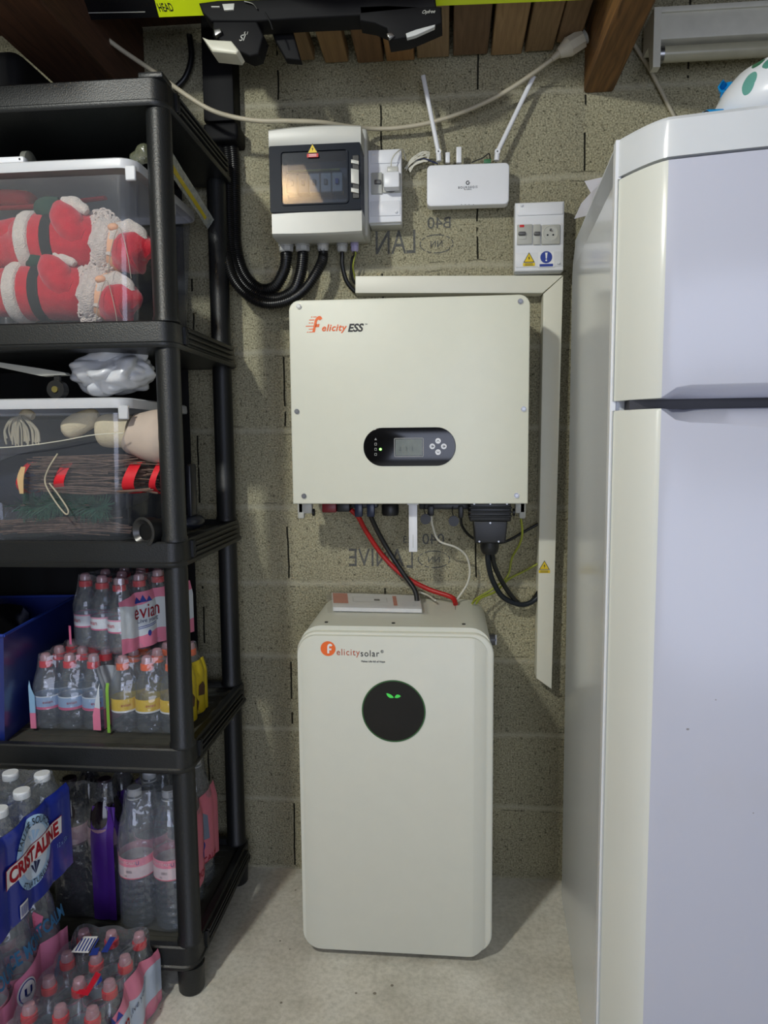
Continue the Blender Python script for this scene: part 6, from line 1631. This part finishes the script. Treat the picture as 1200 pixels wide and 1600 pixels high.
pk.write('brand_text', 'CRISTALINE', cy_, cz_, 0.152, mat('print_vivid_red', (206, 30, 52), 0.5), parent=pn, off=0.0056, stretch=1.30, tilt=tl, bold=0.0004)
pk.write('arched_text', 'EAU DE SOURCE', cy_, cz_+0.056, 0.115, M_INK, parent=pn, off=0.0040, curve=0.055, stretch=1.2)
b_ = pk.write('arched_text', 'ET NATURELLE', cy_, cz_-0.057, 0.088, M_INK, parent=pn, off=0.0040, curve=-0.06, stretch=1.2)
for a_, m_ in ((60, bl_), (90, bl_), (120, bl_)): pk.blob('fountain_mark', [(cy_+0.003*cos(R(a_)), cz_+0.020), (cy_+0.024*cos(R(a_))+0.004, cz_+0.040*sin(R(a_))), (cy_+0.024*cos(R(a_))-0.004, cz_+0.043*sin(R(a_)))], bl_, parent=pn, off=0.0039)
for a_ in (60, 90, 120): pk.blob('leaf_mark', [(cy_, cz_-0.043), (cy_+0.018*cos(R(a_))+0.004, cz_-0.043+0.022*sin(R(a_))), (cy_+0.018*cos(R(a_))-0.003, cz_-0.041+0.024*sin(R(a_)))], mat('print_navy', (22, 30, 80), 0.5), parent=pn, off=0.0039)
pk.write('count_text', '12 x 50cl', 0.100, 0.072, 0.036, bl_, parent=pn, off=0.003, stretch=1.3)
bc_ = pk.blob('barcode', [(-0.046, 0.010), (-0.022, 0.010), (-0.022, 0.036), (-0.046, 0.036)], M_WHITEP, parent=pn, off=0.003)
for k_ in range(8): pk.blob('barcode_line', [(-0.044+0.0027*k_, 0.013), (-0.0428+0.0027*k_, 0.013), (-0.0428+0.0027*k_, 0.033), (-0.044+0.0027*k_, 0.033)], M_BLUEP, parent=pn, off=0.0038)

# small pack on the floor in front
pk = Pack('', 'pack on the floor in front', lambda i, j: 'ev', 3, 5, 0.0595, 0.0648, 0.0283, 0.10, 0.168, (-0.691, -0.634, 0.0), 0.0, 'small red-capped bottle', 'shrink-wrapped pack of small bottles standing on the floor in front of the shelving', fin=0.4)
M_PC = banded('print_floor_pack', [(0, PNK), (0.2, (190, 204, 226)), (0.72, PNK)], 0.004, 0.138, wave=0.006)
pn = pk.panel('printed_panel', -pk.b+0.002, pk.b-0.002, 0.003, lambda y: 0.128+0.012*sin(y*30), M_PC, label='pink and pale blue printed side')
pk.write('brand_text', 'evian', -0.034, 0.085, 0.085, M_EVR, parent=pn, stretch=1.3)
for yy, hh in ((-0.052, 0.014), (-0.036, 0.02), (-0.018, 0.013)): pk.blob('mountain_mark', [(yy-0.009, 0.108), (yy+0.009, 0.108), (yy+0.002, 0.108+hh)], M_BLUEP, parent=pn, off=0.003)
pk.write('slogan_text', 'Live young', 0.062, 0.085, 0.075, mat('print_slate', (110, 120, 150), 0.5), parent=pn, tilt=0.35, shear=0.3)
# labels lying on the film top
def top_patch(pts, material, name, dz=0.002):
    b = nb(); b.faces.new([b.verts.new(PZ(x, y, 0.170+dz)) for x, y in pts]); bmesh.ops.subdivide_edges(b, edges=b.edges, cuts=1); return pk.T.part(name, b, material, parent=pk.film, smooth=False)
top_patch([(131, 1463), (153, 1463), (138, 1489), (111, 1488)], M_WHITEP, 'barcode_sticker')
for k_ in range(6):
    x_ = 117+5*k_; top_patch([(x_+11, 1466), (x_+13, 1466), (x_+2, 1486), (x_, 1486)], M_BLUEP, 'barcode_line', 0.003)
top_patch([(172, 1464), (181, 1464), (168, 1488), (158, 1488)], M_BLUEP, 'blue_print'); top_patch([(145, 1482), (156, 1480), (152, 1492), (139, 1493)], M_BLUEP, 'blue_print')
top_patch([(150, 1518), (158, 1522), (137, 1556), (118, 1552), (124, 1546), (134, 1546)], mat('print_vivid_red', (206, 30, 52), 0.5), 'red_print'); top_patch([(158, 1524), (160, 1532), (149, 1542)], M_BLUEP, 'blue_print')

# ------------------------------------------------------------------ blue crate on the bottle shelf
T = Thing('blue_crate', 'translucent blue plastic crate at the left end of the bottle shelf', 'crate', (-1.1, -0.26, z4))
tA, tB = Vector((-0.918, -0.455, 0.775)), Vector((-0.966, -0.075, 0.775)); dl = (tB-tA).normalized(); lf = Vector((-dl.y, dl.x, 0)); lf = lf if lf.x < 0 else -lf
def cp(u, v, z):      # u along the side, v to the left
    k = (0.775-z)/0.23*0.022; L = (tB-tA).length
    p = tA+dl*(k+(L-2*k)*u)+lf*(k+(0.33-2*k)*v); return Vector((p.x, p.y, z))
b = nb(); zz_ = [z4+0.0005, z4+0.03, 0.66, 0.775]; R_ = []
def sq(n=6): 
    o = []
    for k in range(n): o.append((k/n, 0))
    for k in range(n): o.append((1, k/n))
    for k in range(n): o.append((1-k/n, 1))
    for k in range(n): o.append((0, 1-k/n))
    return o
for z in zz_: R_.append([b.verts.new(cp(u, v, z)) for u, v in sq()])
for A_, B_ in zip(R_, R_[1:]):
    for k in range(len(A_)): b.faces.new((A_[k], A_[(k+1) % len(A_)], B_[(k+1) % len(A_)], B_[k]))
b.faces.new(R_[0][::-1]); solid(b, 0.002)
T.part('crate_body', b, film('blue_translucent', (30, 48, 128), alpha=0.78, gloss=0.03, rough=0.2, tint=(0.25, 0.35, 0.95), bump=0.2, bscale=10))
b = nb(); r1 = [cp(u, v, 0.775) for u, v in sq()]; tube(b, r1+[r1[0]], 0.0035, 8, sub=1); T.part('crate_rim', b, mat('crate_blue', (40, 62, 150), 0.3))
b = nb(); ell(b, cp(0.45, 0.5, 0.70), (0.13, 0.15, 0.13), 16, nz=0.25, nscale=12)
for v in b.verts: v.co.z = max(v.co.z, z4+0.01)
single('dark_bag', b, mat('dark_bag_film', (22, 22, 24), 0.35), 'black bag filling the blue crate', 'bag')

# unseen block added to blacken the space under the left beam
b = nb(); box(b, -1.36, -0.87, -0.36, -0.06, LV[4]+0.0005, LV[4]+0.128, r=0.03, seg=4); single('added_dark_block', b, M_BLKR, 'dark block added on the top shelf to blacken the space below the beam', 'case')
# black sheet added to darken the wall seen between the shelves
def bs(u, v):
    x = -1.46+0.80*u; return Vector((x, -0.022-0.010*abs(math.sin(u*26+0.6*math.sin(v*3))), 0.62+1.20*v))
b = nb(); grid(b, bs, 90, 8); solid(b, -0.002); single('added_dark_sheet', b, mat('added_sheet_black', (14, 14, 15), 0.9), 'black sheet added to darken the wall behind the shelves', 'added sheet')
# invented joist behind the camera, gives the warm reflection in the box window
b = nb(); box(b, -0.80, -0.60, -2.3, -1.55, 2.33, 2.47, r=0.004, seg=1); single('added_reflection_joist', b, wood_mat('added_joist_wood', (196, 150, 96), (224, 184, 128), 'Y'), 'pale joist added behind the camera for the warm window reflection', 'added joist')
